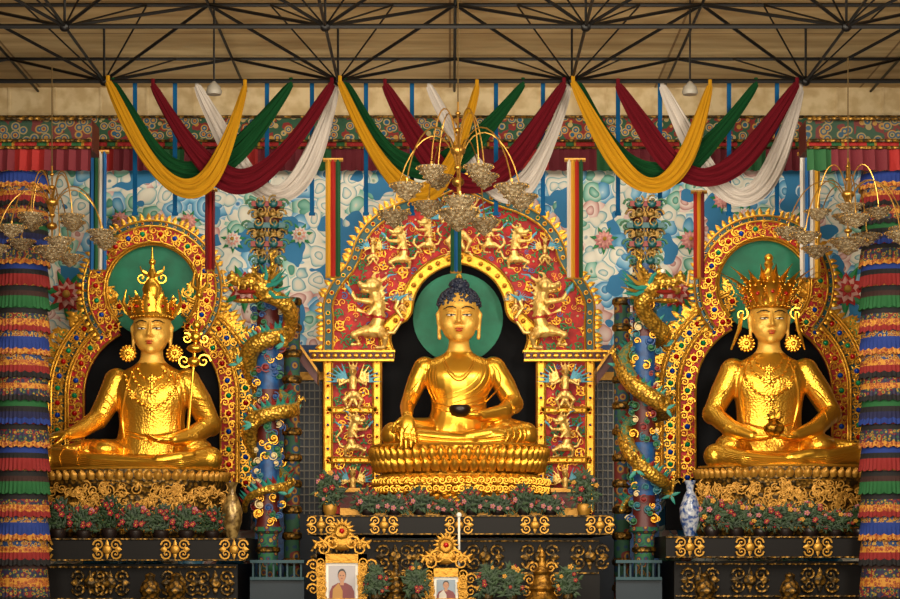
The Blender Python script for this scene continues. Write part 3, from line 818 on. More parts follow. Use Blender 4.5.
def crown(t,J,H,topz,wf=1.0,lean=.18,extra=False):
    hx,hr,hs,hy=J['head'];c=R(hx,hr,hy)+Vector((0,.03,.70))*hs;q=MB()
    q.lathe(c-Vector((0,0,.02)),[(.365*hs,0),(.395*hs,.03),(.38*hs,.08),(.36*hs,.13)],28,sy=1.1,cap=False)
    for k in range(28):
        a=k*2*math.pi/28;q.eli(c+Vector((.40*hs*math.sin(a),-.43*hs*math.cos(a),.02)),.022,seg=6,rings=5)
    for a in(-1.9,-1.25,-.62,0,.62,1.25,1.9):
        crown_leaf(q,c+Vector((0,0,.08)),a,.37*hs,H*(1.15 if a==0 else 1 if abs(a)<1 else .85),.2*hs*wf,lean)
    if extra:
        for a in(-1.6,-.95,-.31,.31,.95,1.6):
            crown_leaf(q,c+Vector((0,.04,.14)),a,.34*hs,H*1.05,.14*hs,lean*1.3)
            crown_leaf(q,c+Vector((0,-.02,.04)),a,.40*hs,H*.45,.11*hs,lean)
    part(t,'crown',q,[GOLD,JR],'gold leaf crown with small red jewels')
    q=MB();q.lathe(c,[(.3*hs,0),(.3*hs,.2),(.22*hs,.36),(.17*hs,.5),(.19*hs,.6),(.14*hs,.72),(.06*hs,.82),(.09*hs,.9),(.05*hs,1.0),(.01,topz)],20)
    part(t,'topknot',q,[GOLD])
    return c
def guru():
    t=thing('crowned_golden_statue','golden seated statue with tall pointed crown, hand extended over knee','statue',R(140,470,0))
    J=dict(loft=(152,[(468,42,.55,.1),(452,40,.52,.08),(434,34,.42,.05),(418,33,.42,.03),(402,36,.44,.0),(390,38,.42,.0),(380,37,.36,.02),(372,30,.29,.04),(366,19,.24,.05),(359,12,.21,.04),(348,11,.2,.0)]),
           torso=[(138,392,-.22,(.23,.15,.17)),(166,392,-.22,(.23,.15,.17)),(122,463,-.45,(1.6,.6,.15)),(117,380,.03,(.26,.25,.23)),(187,380,.03,(.26,.25,.23)),(195,450,-.4,(.35,.4,.25)),(105,450,-.35,(.35,.4,.22))],
           limbs=[[(117,381,.03,.26),(109,400,.0,.25),(98,419,-.15,.21),(81,430,-.55,.16),(69,434,-.85,.11)],
                  [(187,381,.03,.26),(199,402,.0,.26),(210,425,-.15,.24),(192,436,-.6,.19),(174,440,-.95,.12)],
                  [(128,456,.1,.34),(88,456,-.3,.34),(51,459,-.55,.25),(95,463,-1.0,.2),(160,465,-1.15,.14)],
                  [(176,456,.1,.34),(195,456,-.3,.34),(210,459,-.6,.25),(180,463,-1.0,.2),(125,465,-1.1,.14)],
                  [(158,461,-1.15,.12),(180,457,-1.1,.11),(192,455,-1.0,.07)]],
           head=(152,356,1.06,-.02),
           hands=[((69,434,-.9),(-1,-.15,-.12),(0,-.35,1),.66,1,.15),((172,441,-1.05),(-1,-.1,.05),(0,-.25,-1),.6,1,.3)])
    me=build_body(J);bv=fin_body(t,me,J,GOLDT);face_parts(t,J);jewelry(t,bv,152,355,J)
    c=crown(t,J,.44,1.02,.95,.14,False)
    q=MB()
    tp=c+Vector((0,0,.94))
    q.tube([tp+Vector((.24*math.cos(a),0,.12+.2*math.sin(a))) for a in [math.pi+math.pi*i/10 for i in range(11)]],[.01,.05,.01],6)
    q.eli(tp+Vector((0,0,.2)),.07);q.tube([tp,tp+Vector((0,0,.5))],[.05,.01],8)
    for s in(-1,1):
        spiral(q,tp+Vector((s*.2,0,-.12)),.13,1.3,1.5,s,.03);spiral(q,tp+Vector((s*.47,.05,-.72)),.16,1.3,1.5,s,.03)
        q.tube([tp+Vector((s*.42,0,-.9)),tp+Vector((s*.58,0,-.6)),tp+Vector((s*.52,0,-.35))],[.05,.04,.01],6)
    part(t,'crown_finial',q,[GOLD])
    q=MB()
    def rid(pts,r=.028):
        p=drape(bv,smoothp(pts,2),-.005)
        if len(p)>3:q.tube(p,[r*.4,r,r,r*.4],6)
    for i in range(5): rid([(48+i*4,454+i*2),(95,460+i*2),(140,463+i),(180,460+i*2),(210-i*3,454+i*2)],.022)
    for i in range(5): rid([(106-i*2,392+i*7),(114-i*2,399+i*6),(118-i*3,409+i*5)],.02);rid([(184+i*3,392+i*7),(196+i*2,399+i*6),(208,401+i*6)],.022)
    rid([(133,368),(126,388),(121,412),(124,438)],.04);rid([(171,368),(178,388),(183,412),(180,438)],.04)
    rid([(124,430),(152,438),(180,430)],.035);rid([(124,434),(152,442),(180,434)],.025);rid([(70,444),(58,455),(62,466)],.02);rid([(82,442),(76,455),(80,467)],.02)
    part(t,'robe_folds',q,[GOLD])
    q=MB();y=-.75;b=R(187,442,y);a=R(201,275,y);d=(a-b)
    q.tube([b,a],.03,8)
    P=lambda f:b+d*f
    q.eli(P(.48),(.13,.12,.1));q.eli(P(.56),(.16,.13,.09));q.eli(P(.63),(.11,.11,.12));q.eli(P(.7),(.09,.09,.1))
    for s in(-1,1):
        spiral(q,P(.5)+Vector((s*.19,0,-.05)),.13,1.3,0,s,.028);spiral(q,P(.62)+Vector((s*.17,0,0)),.1,1.3,2,s,.025)
        q.tube([P(.9),P(.92)+Vector((s*.15,0,.05)),P(1.0)+Vector((s*.12,0,.1))],[.04,.035,.01],6)
    q.tube([P(.9),P(1.06)],[.045,.01],6);q.eli(P(.88),.08)
    solo('trident_staff',q,[GOLD],'gold ritual staff with vase knots and trident tip','staff',b)
guru()
def amita():
    t=thing('leaf_crowned_golden_statue','golden seated statue with leaf crown, both hands in its lap','statue',R(780,468,0))
    J=dict(loft=(769,[(466,42,.55,.1),(448,40,.52,.08),(426,33,.42,.05),(408,33,.42,.03),(392,36,.44,.0),(380,39,.42,.0),(370,38,.36,.02),(362,30,.29,.04),(356,19,.24,.05),(349,12,.21,.04),(338,11,.2,.0)]),
           torso=[(755,382,-.22,(.23,.15,.17)),(783,382,-.22,(.23,.15,.17)),(790,460,-.45,(1.6,.6,.15)),(733,370,.03,(.26,.25,.23)),(805,370,.03,(.26,.25,.23)),(730,446,-.4,(.3,.4,.25)),(818,446,-.4,(.35,.4,.25))],
           limbs=[[(733,371,.03,.26),(723,392,.0,.25),(713,414,-.15,.22),(730,428,-.6,.18),(752,436,-.95,.12)],
                  [(805,371,.03,.26),(819,392,.0,.25),(831,414,-.15,.22),(816,428,-.6,.18),(796,436,-.95,.12)],
                  [(748,453,.1,.34),(732,453,-.3,.34),(716,456,-.55,.25),(745,460,-1.0,.2),(800,463,-1.15,.14)],
                  [(796,453,.1,.34),(825,453,-.3,.34),(861,456,-.6,.25),(825,460,-1.0,.2),(765,462,-1.1,.14)],
                  [(790,458,-1.15,.12),(812,454,-1.1,.11),(824,452,-1.0,.07)]],
           head=(769,346,1.06,-.02),
           hands=[((752,438,-1.0),(1,-.15,.0),(0,-.15,-1),.58,-1,.3),((796,438,-1.05),(-1,-.15,.03),(0,-.15,-1),.58,1,.3)])
    me=build_body(J);bv=fin_body(t,me,J,GOLDT);face_parts(t,J);jewelry(t,bv,769,345,J)
    c=crown(t,J,.6,.98,1.1,.8,True)
    q=MB()
    for s in(-1,1):
        p=c+Vector((s*.54,.0,-.1));spiral(q,p,.12,1.3,1,s,.025)
        q.tube([p,p+Vector((s*.05,0,-.3)),p+Vector((s*.2,.1,-.7))],[.04,.045,.02],6)
    q.eli(c+Vector((0,0,1.02)),.09)
    part(t,'crown_ribbons',q,[GOLD])
    q=MB()
    def rid(pts,r=.028):
        p=drape(bv,smoothp(pts,2),-.005)
        if len(p)>3:q.tube(p,[r*.4,r,r,r*.4],6)
    for i in range(5): rid([(712+i*3,450+i*2),(745,457+i*2),(790,460+i),(830,457+i*2),(864-i*3,450+i*2)],.022)
    for i in range(4): rid([(728-i*2,388+i*6),(720-i,396+i*6),(724,408+i*4)],.02);rid([(812+i*3,388+i*6),(820+i*2,394+i*6),(828,404+i*6)],.02)
    rid([(749,358),(741,378),(738,400),(745,428)],.04);rid([(789,358),(797,378),(800,400),(793,428)],.04);rid([(742,422),(769,431),(796,422)],.035)
    part(t,'robe_folds',q,[GOLD])
    p=R(774,437,-1.15);q=MB();q.lathe(p,[(.1,0),(.13,.03),(.2,.12),(.2,.2),(.1,.3),(.13,.34),(.06,.4),(.01,.5)],18)
    for k in range(6): leaf(q,p+Vector((0,-.15,.35)),.4+k*.45,.2,.1)
    solo('treasure_vase',q,[GOLDE],'small gold lidded vase resting on the statue\'s hands','vase',p)
amita()
# ------------------------------------------------------------ PEDESTALS
def lotus_ped(px0,px1,r0,r1,y,label,style):
    cx=(px0+px1)/2;w=(px1-px0)/2*S(y);h=(r1-r0)*S(y);base=R(cx,r1,y)
    t=thing('lotus_pedestal',label,'pedestal',base);ry=.68
    q=MB()
    if style=='lotus':
        q.lathe(base,[(w*.97,0),(w*.98,h*.08),(w*.94,h*.14),(w*.9,h*.2),(w*.93,h*.34),(w*.94,h*.42),(w*.88,h*.5),(w*.86,h*.54),(w*.93,h*.72),(w*.98,h*.9),(w*.97,h)],56,sy=ry)
    else:
        q.lathe(base,[(w*.97,0),(w*1.0,h*.07),(w*.95,h*.13),(w*.92,h*.2),(w*.95,h*.45),(w*.97,h*.6),(w*.93,h*.64),(w*.98,h*.74),(w*1.0,h*.9),(w*.97,h)],56,sy=ry)
    part(t,'pedestal_body',q,[GOLDE if style=='lotus' else GOLDD])
    q=MB()
    def petals(z,hh,rr,n,ww,out,inv=1):
        for k in range(n):
            a=2*math.pi*k/n;d=Vector((math.cos(a)*rr,math.sin(a)*rr*ry,0));nn=Vector((math.cos(a)*ry,math.sin(a),0)).normalized();sd=Vector((-nn.y,nn.x,0))
            vs=[]
            for i in range(6):
                tt=i/5;wd=ww*(math.sin(math.pi*(.18+.62*tt))**.8)*(1 if tt<.8 else .75) if i<5 else .0
                for s in(-1,-.5,0,.5,1):
                    vs.append(base+d+nn*(out*math.sin(tt*math.pi*.75)*(1-.35*s*s)+.02+.05*(1-s*s))+sd*wd*s+Vector((0,0,z+inv*hh*tt)))
            q.add(vs,[(i*5+j,i*5+j+1,i*5+j+6,i*5+j+5) for i in range(5) for j in range(4)])
    if style=='lotus':
        petals(h*.74,h*.22,w*.93,60,.09,.06);petals(h*.56,h*.24,w*.88,54,.1,.1)
        petals(h*.5,h*.16,w*.87,56,.09,.07,-1)
    else:
        petals(h*.82,h*.14,w*.97,64,.085,.04)
        for i in range(220):
            a=math.pi+math.pi*random.random();z=h*random.uniform(.18,.74);rr=w*(.95+.02*math.sin(z*9))
            p=base+Vector((math.cos(a)*rr,math.sin(a)*rr*ry-.05,z))
            spiral(q,(p.x,p.y,p.z),random.uniform(.06,.11),1.4,random.uniform(0,6),random.choice((-1,1)),.02);leaf(q,p,random.uniform(0,6.28),.16,.07)
    if style=='lotus':
        for i in range(84):
            a=2*math.pi*i/84
            if math.sin(a)>.1: continue
            for z in(h*.25,h*.38):
                p=base+Vector((math.cos(a)*w*.94,math.sin(a)*w*.94*ry,z));q.eli(p,(.05,.05,.045),seg=8,rings=6)
                spiral(q,(p.x+.05,p.y-.05,p.z+.04),.065,1.3,a*7,1 if i%2 else -1,.018)
    part(t,'lotus_petals',q,[GOLDC if style=='lotus' else GOLDP])
    q=MB()
    for zz in((.03,.5,.985) if style=='lotus' else (.1,.78,.985)):
        rr=w*(.96 if zz!=.5 else .88)
        q.tube([base+Vector((math.cos(a)*rr,math.sin(a)*rr*ry,h*zz)) for a in [2*math.pi*i/64 for i in range(64)]],.035,6,closed=True)
    part(t,'bead_rim',q,[GOLDC])
    return t
lotus_ped(368,550,446,508,-.1,'two-tier gold lotus pedestal under the central statue','lotus')
lotus_ped(32,228,470,538,-.1,'aged embossed gold pedestal under the tall-crowned statue','emb')
lotus_ped(696,880,467,536,-.1,'aged embossed gold pedestal under the leaf-crowned statue','emb')
q=MB();q.pbox(340,508,578,515,-1.6,1.1,0)
for a,b in((340,366),(552,578)): q.pbox(a,492,b,508,-.6,1.0,1);q.pbox(a-1,488,b+1,492,-.7,1.05,0)
solo('throne_base',q,[GOLDP,DRED],'stepped dark red and gold base under the lotus pedestal','pedestal',smooth=False)
# ------------------------------------------------------------ ALTARS
def medal(t,px,row,y,w,h,m=GOLDC):
    mb=MB();c=R(px,row,y);k=S(y);W=w*k;Hh=h*k
    mb.eli(c,(W*.18,.04,Hh*.24),seg=12,rings=6)
    for s in(-1,1):
        for u in(-1,1): spiral(mb,c+Vector((s*W*.33,0,u*Hh*.22)),Hh*.24,1.3,0 if s>0 else 3.14,s*u,Hh*.06)
        leaf(mb,c+Vector((s*W*.3,0,0)),0 if s>0 else math.pi,W*.28,Hh*.3)
        leaf(mb,c,s*math.pi/2,Hh*.5,W*.16)
    part(t,'gold_medallion',mb,[m])
def altar(px0,px1,rt,rb,y0,y1,meds,label,low=None):
    a=R(px0,rt,y0);b=R(px1,rb,y0)
    base=Vector(((a.x+b.x)/2,y0,0));t=thing('black_altar',label,'altar',base)
    q=MB();q.pbox(px0,rt,px1,rb,y0,y1)
    part(t,'altar_top',q,[WOOD],smooth=False)
    q=MB()
    q.box(((a.x+b.x)/2,(y0+y1)/2+.2,(b.z-.0)/2-.03),((b.x-a.x)-.4,(y1-y0)-.4,b.z-.06));part(t,'altar_body',q,[WOOD],smooth=False)
    q=MB()
    for r in(rt+1,rb-1): q.box(((a.x+b.x)/2,y0-.02,R(0,r,y0).z),(b.x-a.x,.05,.022))
    if low:
        for r in(rb+6,rb+38): q.box(((a.x+b.x)/2,y0+.37,R(0,r,y0+.35).z),(b.x-a.x-.45,.05,.03))
    part(t,'gold_moulding',q,[GOLDD],smooth=False)
    for m in meds: medal(t,m,(rt+rb)/2,y0-.06,26,(rb-rt)*.9,mat('medallion_gold','#B88630',.6,.42))
    if low:
        for m in low: medal(t,m,rb+22,y0+.32,34,26,GOLDD)
altar(308,612,515,535,-2.2,1.2,(321,384,459,535,600),'long black altar with gold medallions under the central shrine',(330,395,430,485,540,590))
altar(-40,246,538,561,-2.6,1.1,(38,107,175,234),'long black altar with gold medallions beneath an embossed pedestal',(90,110,180,215))
altar(666,945,536,558,-2.6,1.1,(690,750,818,886),'long black altar with gold medallions beneath an embossed pedestal',(700,750,820,880))
# ------------------------------------------------------------ DRAGON PILLARS
CLT=mat('cloud_teal','#14606A',0,.5);CLB=mat('cloud_blue','#123F78',0,.5);CGR=mat('cloud_green','#145A30',0,.5);CRD=mat('cloud_red','#7A1812',0,.5)
SC=mat('dragon_scales','#E2AC3C',.7,.36,.6,18,kind='voronoi',hex2='#8E6A22',mix=(.3,.7),dist=.035)
BEL=mat('dragon_back_teal','#2A7A68',.3,.45,.5,18,kind='voronoi',hex2='#8E7A2A',mix=(.3,.7),dist=.035)
FINT=mat('fin_teal','#1E7A6C',.1,.5)
def dragon_pillar(px,flip,label):
    y=-1.2
    base=Vector((R(px,0,y).x,y,0));t=thing('painted_pillar','round dark red and blue pillar with painted clouds and bracket capital','pillar',base,group='painted pillars')
    k=S(y)
    q=MB()
    zt=R(0,205,y).z;zm=R(0,527,y).z
    q.lathe(base,[(.25,zm-.0),(.22,zm+.1)]+[(.22,zm+.1+(zt-zm-.1)*i/12) for i in range(1,13)],20,mfun=lambda i,j:0 if (i//2)%2 else 1);part(t,'shaft',q,[BLUE,DRED])
    q=MB();bm=brocade('pillar_base_pattern',['#0E3E3A','#9A7428','#5E1410','#0E3654','#1E5A34'],8)
    q.lathe(base,[(.2,0),(.2,zm-.14),(.28,zm-.08),(.28,zm)],20)
    for z in(zm-.5,zm-1.1): q.lathe(base+Vector((0,0,z)),[(.2,0),(.24,.03),(.24,.09),(.2,.12)],20,mi=1)
    part(t,'patterned_base',q,[bm,GOLDD])
    q=MB();CGd=mat('capital_gold','#8A6628',.6,.45,.4,10,hex2='#5A4A20')
    for i,(r,w) in enumerate(((268,.24),(262,.34),(254,.3),(246,.44),(236,.38),(228,.52),(216,.36),(206,.42))):
        z=R(0,r,y).z;q.box((base.x,y,z),(w*1.4,w*1.3,.1),mi=(0,1,0,3)[i%4])
        for s in(-1,1):
            spiral(q,(base.x+s*w*.72,y-w*.5,z),.1,1.3,0 if s>0 else 3.14,s,.028,mi=(0,2)[i%2]);q.eli((base.x+s*w*.3,y-w*.66,z),(.09,.05,.08),seg=8,rings=6,mi=(0,1)[i%2])
            spiral(q,(base.x+s*w*.3,y-w*.72,z+.06),.09,1.3,1,s,.022)
    part(t,'bracket_capital',q,[CGd,DTEAL,CGR,CRD])
    q=MB();zz0=zm+.1;zz1=R(0,272,y).z
    mats=[CLT,CREAM,CGR,CRD,GOLDC,CLB]
    for i in range(150):
        a=random.uniform(math.pi*.9,2.1*math.pi);z=random.uniform(zz0,zz1);rr=.23+random.uniform(0,.05);c=Vector((base.x+rr*math.cos(a),y+rr*math.sin(a),z));mi=random.choice((0,0,1,2,2,3,4,4,5,5))
        s=random.uniform(.035,.07)
        q.eli(c,(s,s*.6,s*.8),seg=6,rings=5,mi=mi)
        spiral(q,c+Vector((0,-s*.4,0)),s*1.4,1.3,random.uniform(0,6),random.choice((-1,1)),s*.26,mi=mi)
    part(t,'cloud_relief',q,mats)
    d=thing('golden_dragon',label,'dragon sculpture',Vector((base.x,y,zm)),group='golden dragons coiled on pillars')
    q=MB();n=170;pts=[];rad=[];zh=R(0,326,y).z;zl=zm+.2
    turns=2.55
    for i in range(n):
        u=i/(n-1);ph=u*turns*2*math.pi;a=flip*ph+math.pi*.95;rr=.36+.05*math.sin(u*11+1)
        pts.append(Vector((base.x+rr*1.1*math.cos(a),y+rr*math.sin(a),zl+(zh-zl)*u+.16*math.sin(ph+.6))));rad.append(.045+.12*min(1,u*3)**.8 if u<.5 else .165-.02*math.sin(u*6))
    last=pts[-1];hp=Vector((base.x-flip*.05,y-.7,zh+.55))
    for i in range(1,12):
        u=i/11;pts.append(last.lerp(hp,u)+Vector((flip*.28*math.sin(u*3.14),-.15*math.sin(u*3.14),.08*math.sin(u*3.14))));rad.append(.155)
    q.tube(pts,rad,12)
    H=1.5
    e=lambda o,r:q.eli(hp+Vector((o[0]*-flip,o[1],o[2]))*H,[v*H for v in r],seg=12,rings=8)
    e((0,0,.08),(.16,.16,.15));e((.2,-.1,.12),(.2,.11,.07));e((.36,-.14,.17),(.08,.08,.065));e((.19,-.08,-.11),(.18,.08,.032));e((.1,-.05,.2),(.13,.12,.055))
    for s in(-1,1):
        e((.1,-.08+s*.1,.24),(.055,.05,.06));e((.36,-.14+s*.06,.23),(.03,.03,.03))
        q.tube([hp+Vector((flip*.05,s*.12,.3)),hp+Vector((flip*.22,s*.2,.5)),hp+Vector((flip*.18,s*.24,.7)),hp+Vector((flip*.34,s*.26,.8))],[.055,.045,.035,.012],6,ends=True)
    for j in range(4):
        for s in(-1,1):
            b_=hp+Vector((-flip*(.12+j*.08),-.1+s*.08,.05))*H;q.tube([b_,b_-Vector((0,0,.1))],[.028,.01],6,ends=True)
    me=remesh(q,.024,1);me.materials.clear();me.materials.append(SC);me.materials.append(BEL)
    # teal along the upper back of the coils
    for p in me.polygons:
        if p.center.z<zh+.2 and p.normal.z>.62: p.material_index=1
    shift(me,d.location);part(d,'dragon_body',me,None)
    q=MB()
    for i in range(4,len(pts)-3,2):
        tt=(pts[i+1]-pts[i-1]).normalized();out=(pts[i]-Vector((base.x,y,pts[i].z))).normalized();up=(Vector((0,0,1))*.9+out*.5).normalized()
        p=pts[i]+up*rad[i]*.8
        q.add([p-tt*.06,p+tt*.06,p+up*.2-tt*.08,p+out*.03],[(0,1,2),(0,3,2),(1,3,2)],(i//2)%3//2)
    part(d,'dorsal_fins',q,[FINT,CRD])
    q=MB()
    for i in range(22):
        a=random.uniform(-1.0,2.6);L=random.uniform(.3,.5);s=random.uniform(-.2,.2)
        q.tube([hp+Vector((flip*.05,s,.1)),hp+Vector((flip*(.1+L*.5*math.cos(a)),s*1.5,.1+L*.6*math.sin(a))),hp+Vector((flip*(.15+L*math.cos(a+.2)),s*2,.15+L*math.sin(a+.2)))],[.055,.04,.008],6,mi=(0,1,1)[i%3])
    for s in(-1,1):
        q.tube([hp+Vector((-flip*.52,-.2+s*.08,.22)),hp+Vector((-flip*.68,-.25+s*.1,.12)),hp+Vector((-flip*.72,-.3+s*.1,.4))],[.028,.02,.008],5)
        q.eli(hp+Vector((-flip*.2,-.16+s*.17,.37)),.045,seg=8,rings=6,mi=2)
    q.eli(hp+Vector((-flip*.28,-.14,.0)),(.2,.09,.045),seg=10,rings=6,mi=3)
    part(d,'mane_and_whiskers',q,[mat('mane_gold','#B88A34',.6,.4),FINT,WHITE,CRD])
    for i in(26,52,80,108,136,158):
        p=pts[i];out=(p-Vector((base.x,y,p.z))).normalized()
        q=MB();e1=p+out*.2+Vector((0,0,-.16));e2=e1+out*.06+Vector((0,-.05,.22))
        q.tube([p,e1,e2],[.1,.075,.05],8,ends=True)
        for j in range(4):
            a=j*1.1-1.6;v=(Vector((0,0,1))*.6+out*.5+Vector((math.cos(a+1.57),-.5,0))*.6).normalized();q.tube([e2,e2+v*.12,e2+v*.16+Vector((0,0,-.08))],[.028,.022,.007],5,mi=0)
        for j in range(3): leaf(q,e1+Vector((0,-.1,0)),random.uniform(0,6.28),.2,.07,mi=1)
        part(d,'clawed_leg',q,[SC,FINT])
dragon_pillar(268,1,'golden dragon with teal fins coiled around a painted pillar')
dragon_pillar(644,-1,'golden dragon with teal fins coiled around a painted pillar')
for px in(292,622):
    q=MB();y=-.2;b=Vector((R(px,0,y).x,y,0));q.lathe(b,[(.16,0),(.16,R(0,300,y).z)],16,mi=0)
    for r in range(306,600,26): q.lathe(b+Vector((0,0,R(0,r,y).z)),[(.16,0),(.2,.04),(.2,.12),(.16,.16)],16,mi=1)
    solo('slim_pillar',q,[brocade('slim_pillar_pattern',['#5E1610','#8A6420','#0E3050','#1E4A34'],5),GOLDD],'slim round pillar painted red with gold rings','pillar',b)
ti=3
for px,s in((305,1),(609,-1)):
    q=MB();y=1.9;q.pbox(px-17,352,px+17,600,y,y+.3,0)
    for i in range(7): q.pbox(px-17+i*5.2,380,px-16+i*5.2,514,y-.08,y,1)
    for r in range(382,514,8): q.pbox(px-17,r,px+17,r+1.2,y-.07,y-.01,1)
    q.pbox(px-18,372,px+18,380,y-.15,y,2)
    solo('lattice_screen',q,[mat('screen_dark_blue','#0A1C30',0,.5),mat('lattice_pale','#6E6A60',0,.5),GOLDP],'dark blue screen with pale square lattice beside the shrine','screen',smooth=False)
    q=MB();y=.15
    q.ppoly([(px-12*s,338),(px+12*s,372),(px+12*s,384),(px-12*s,352)],y,.6,0)
    q.ppoly([(px-12*s,334),(px+12*s,368),(px+12*s,372),(px-12*s,338)],y-.1,.8,1)
    solo('sloped_beam',q,[DRED,GOLDP],'short sloped painted beam with gold edge beside the shrine','beam',smooth=False)
    q=MB();y=2.4;q.pbox(px-50,345,px+50,620,y,y+.2)
    solo('trim_%d'%ti,q,[BLUE],'',None,kind='structure',smooth=False);ti+=1
for px0,px1 in((250,304),(616,662)):
    q=MB();q.pbox(px0,580,px1,640,-1.8,-1.7,0);q.pbox(px0,560,px1,563,-1.9,-1.6,1);q.pbox(px0,577,px1,580,-1.9,-1.6,1)
    for i in range(8):
        x=px0+3+i*(px1-px0-6)/7;q.pbox(x-.9,563,x+.9,577,-1.8,-1.72,1)
    solo('low_rail',q,[mat('rail_blue','#06202E',0,.5),mat('rail_teal','#0B3E48',0,.5)],'low blue and teal painted railing between altars','railing',smooth=False)
# ------------------------------------------------------------ WALL LOTUS RELIEFS
def peony(px,row,r,m,lab):
    y=3.95;c=R(px,row,y);q=MB();k=S(y);r=r*k
    for ring,(n,rr) in enumerate(((12,1),(9,.75),(7,.5))):
        for i in range(n): leaf(q,c-Vector((0,ring*.08,0)),2*math.pi*i/n+ring*.3,r*rr,r*rr*.6,mi=ring%2)
    q.eli(c-Vector((0,.2,0)),r*.22,seg=10,rings=6,mi=2)
    for i in range(7): leaf(q,c+Vector((0,.02,0)),2*math.pi*i/7+.2,r*1.5,r*.5,mi=3)
    solo('peony_relief',q,[m,mat('petal_light','#E8A898',0,.5),FYEL,GREEN],lab,'wall ornament',loc=c)
for px,row,r,m,l in((68,295,18,ROSE,'red'),(245,288,17,ROSE,'red'),(188,222,9,PINK,'pink'),(233,240,9,WHITE,'white'),(676,292,17,ROSE,'red'),(846,290,18,ROSE,'red'),
                    (722,200,9,PINK,'pink'),(745,215,8,WHITE,'white'),(795,222,8,PINK,'pink'),(690,240,10,PINK,'pink'),(120,220,9,PINK,'pink'),(300,235,9,WHITE,'white'),(604,240,10,PINK,'pink')):
    peony(px,row,r,m,l+' painted peony relief with green leaves on the mural wall')
# ------------------------------------------------------------ CHANDELIERS
def chandelier(px,row,y,label):
    c=R(px,row,y)
    t=thing('crystal_chandelier',label,'chandelier',c,group='crystal chandeliers')
    top=12.64-c.z
    q=MB();q.tube([c+Vector((0,0,-.5)),c+Vector((0,0,1.4))],.02,6);q.tube([c+Vector((0,0,1.3)),c+Vector((0,0,top))],.013,6,mi=1)
    for z,r in((-.3,.08),(0,.11),(.25,.07),(.55,.13),(.9,.07),(1.2,.05)): q.eli(c+Vector((0,0,z)),(r,r,r*.8),seg=12,rings=8)
    part(t,'stem',q,[BRASS,mat('bronze_rod','#5A4828',.6,.5)])
    def cup(p,s):
        q=MB();q.lathe(p,[(.02,-.34*s),(.06*s,-.31*s),(.14*s,-.25*s),(.24*s,-.14*s),(.34*s,-.03*s),(.39*s,.02*s),(.41*s,.05*s),(.34*s,.05*s),(.1*s,.02*s)],24)
        for zz,rr in((.04,.405),(-.08,.31),(-.2,.19)):
            for k in range(20):
                a=2*math.pi*k/20;q.eli(p+Vector((rr*s*math.cos(a),rr*s*math.sin(a),zz*s-.02)),.018*s,seg=6,rings=5,mi=1 if zz>0 else 0)
        q.tube([p+Vector((0,0,.03)),p+Vector((0,0,.2*s))],.03*s,8,mi=1)
        part(t,'crystal_shade',q,[CRYS,BRASS])
    for tier,(n,R0,zt,zc,s) in enumerate(((7,1.15,.8,-.22,.74),(4,.58,1.1,.16,.66))):
        for i in range(n):
            a=2*math.pi*i/n+.25+tier*.4;d=Vector((math.cos(a),math.sin(a),0));q=MB()
            z0=zc+(-.3 if (i%2 and tier==0) else 0)
            pts=[]
            for j in range(15):
                u=j/14
                x=R0*(1-math.cos(u*math.pi*.9))/1.95;z=-.1+(zt+.5)*math.sin(u*math.pi*.86)*(1-.25*u)+u*u*(z0-.25)
                pts.append(c+d*x+Vector((0,0,z)))
            pts.append(c+d*R0+Vector((0,0,z0+.15)))
            q.tube(pts,.013,6);part(t,'curved_arm',q,[BRASS]);cup(c+d*R0+Vector((0,0,z0)),s)
    cup(c+Vector((0,0,-.55)),.95)
    return t
ch=chandelier(458,182,-5,'brass chandelier with curved arms and tiered crystal bowl shades')
ch2=copy_thing(ch,R(52,226,-5),(.85,.85,.75),.3);ch3=copy_thing(ch,R(848,218,-5),(.9,.9,.75),.8)
for px in(214,690):
    q=MB();p=R(px,92,-3);q.tube([p+Vector((0,0,.1)),Vector((p.x,p.y,12.64))],.02,6,mi=1);q.lathe(p,[(.13,-.05),(.15,0),(.12,.1),(.05,.17),(.02,.2)],16)
    solo('ceiling_lamp',q,[mat('lamp_grey','#8A8478',0,.5),STEEL],'small white pendant lamp below the truss','lamp',loc=p)
# ------------------------------------------------------------ FLOWERS
def bouquet(c,w,h,cols,label,pot=None,grp='potted flowers on the altars',nb=9,nl=260):
    t=thing('potted_flowers',label,'flowers',c,group=grp);c=Vector(c)
    q=MB();q.lathe(c,[(w*.2,0),(w*.26,h*.1),(w*.27,h*.2),(w*.22,h*.25)],14);part(t,'pot',q,[pot or POT])
    q=MB()
    for i in range(nl):
        a=random.uniform(0,6.28);e=random.uniform(-.7,1.4);r=random.uniform(.4,1)
        p=c+Vector((w*.54*r*math.cos(a)*math.cos(e),w*.4*r*math.sin(a)*math.cos(e),h*.5+h*.46*r*math.sin(e)))
        leaf(q,p,random.uniform(0,6.28),random.uniform(.09,.18),random.uniform(.03,.06))
    for i in range(8):
        a=random.uniform(0,6.28);q.tube([c+Vector((0,0,h*.22)),c+Vector((w*.3*math.cos(a),w*.25*math.sin(a),h*.8))],.012,5)
    part(t,'foliage',q,[LEAFG])
    q=MB()
    for i in range(nb):
        a=random.uniform(0,6.28);e=random.uniform(-.4,1.4)
        p=c+Vector((w*.52*math.cos(a)*math.cos(e),-abs(w*.42*math.sin(a)*math.cos(e)),h*.5+h*.46*math.sin(e)));mi=random.choice(cols)
        rr=random.uniform(.025,.045)
        for k in range(5):
            b=k*1.257;q.eli(p+Vector((rr*.8*math.cos(b),0,rr*.8*math.sin(b))),rr*.55,seg=6,rings=4,mi=mi)
        q.eli(p-Vector((0,rr*.4,0)),rr*.4,seg=6,rings=4,mi=2)
    part(t,'blossoms',q,[FRED,FPNK,FYEL])
    return t
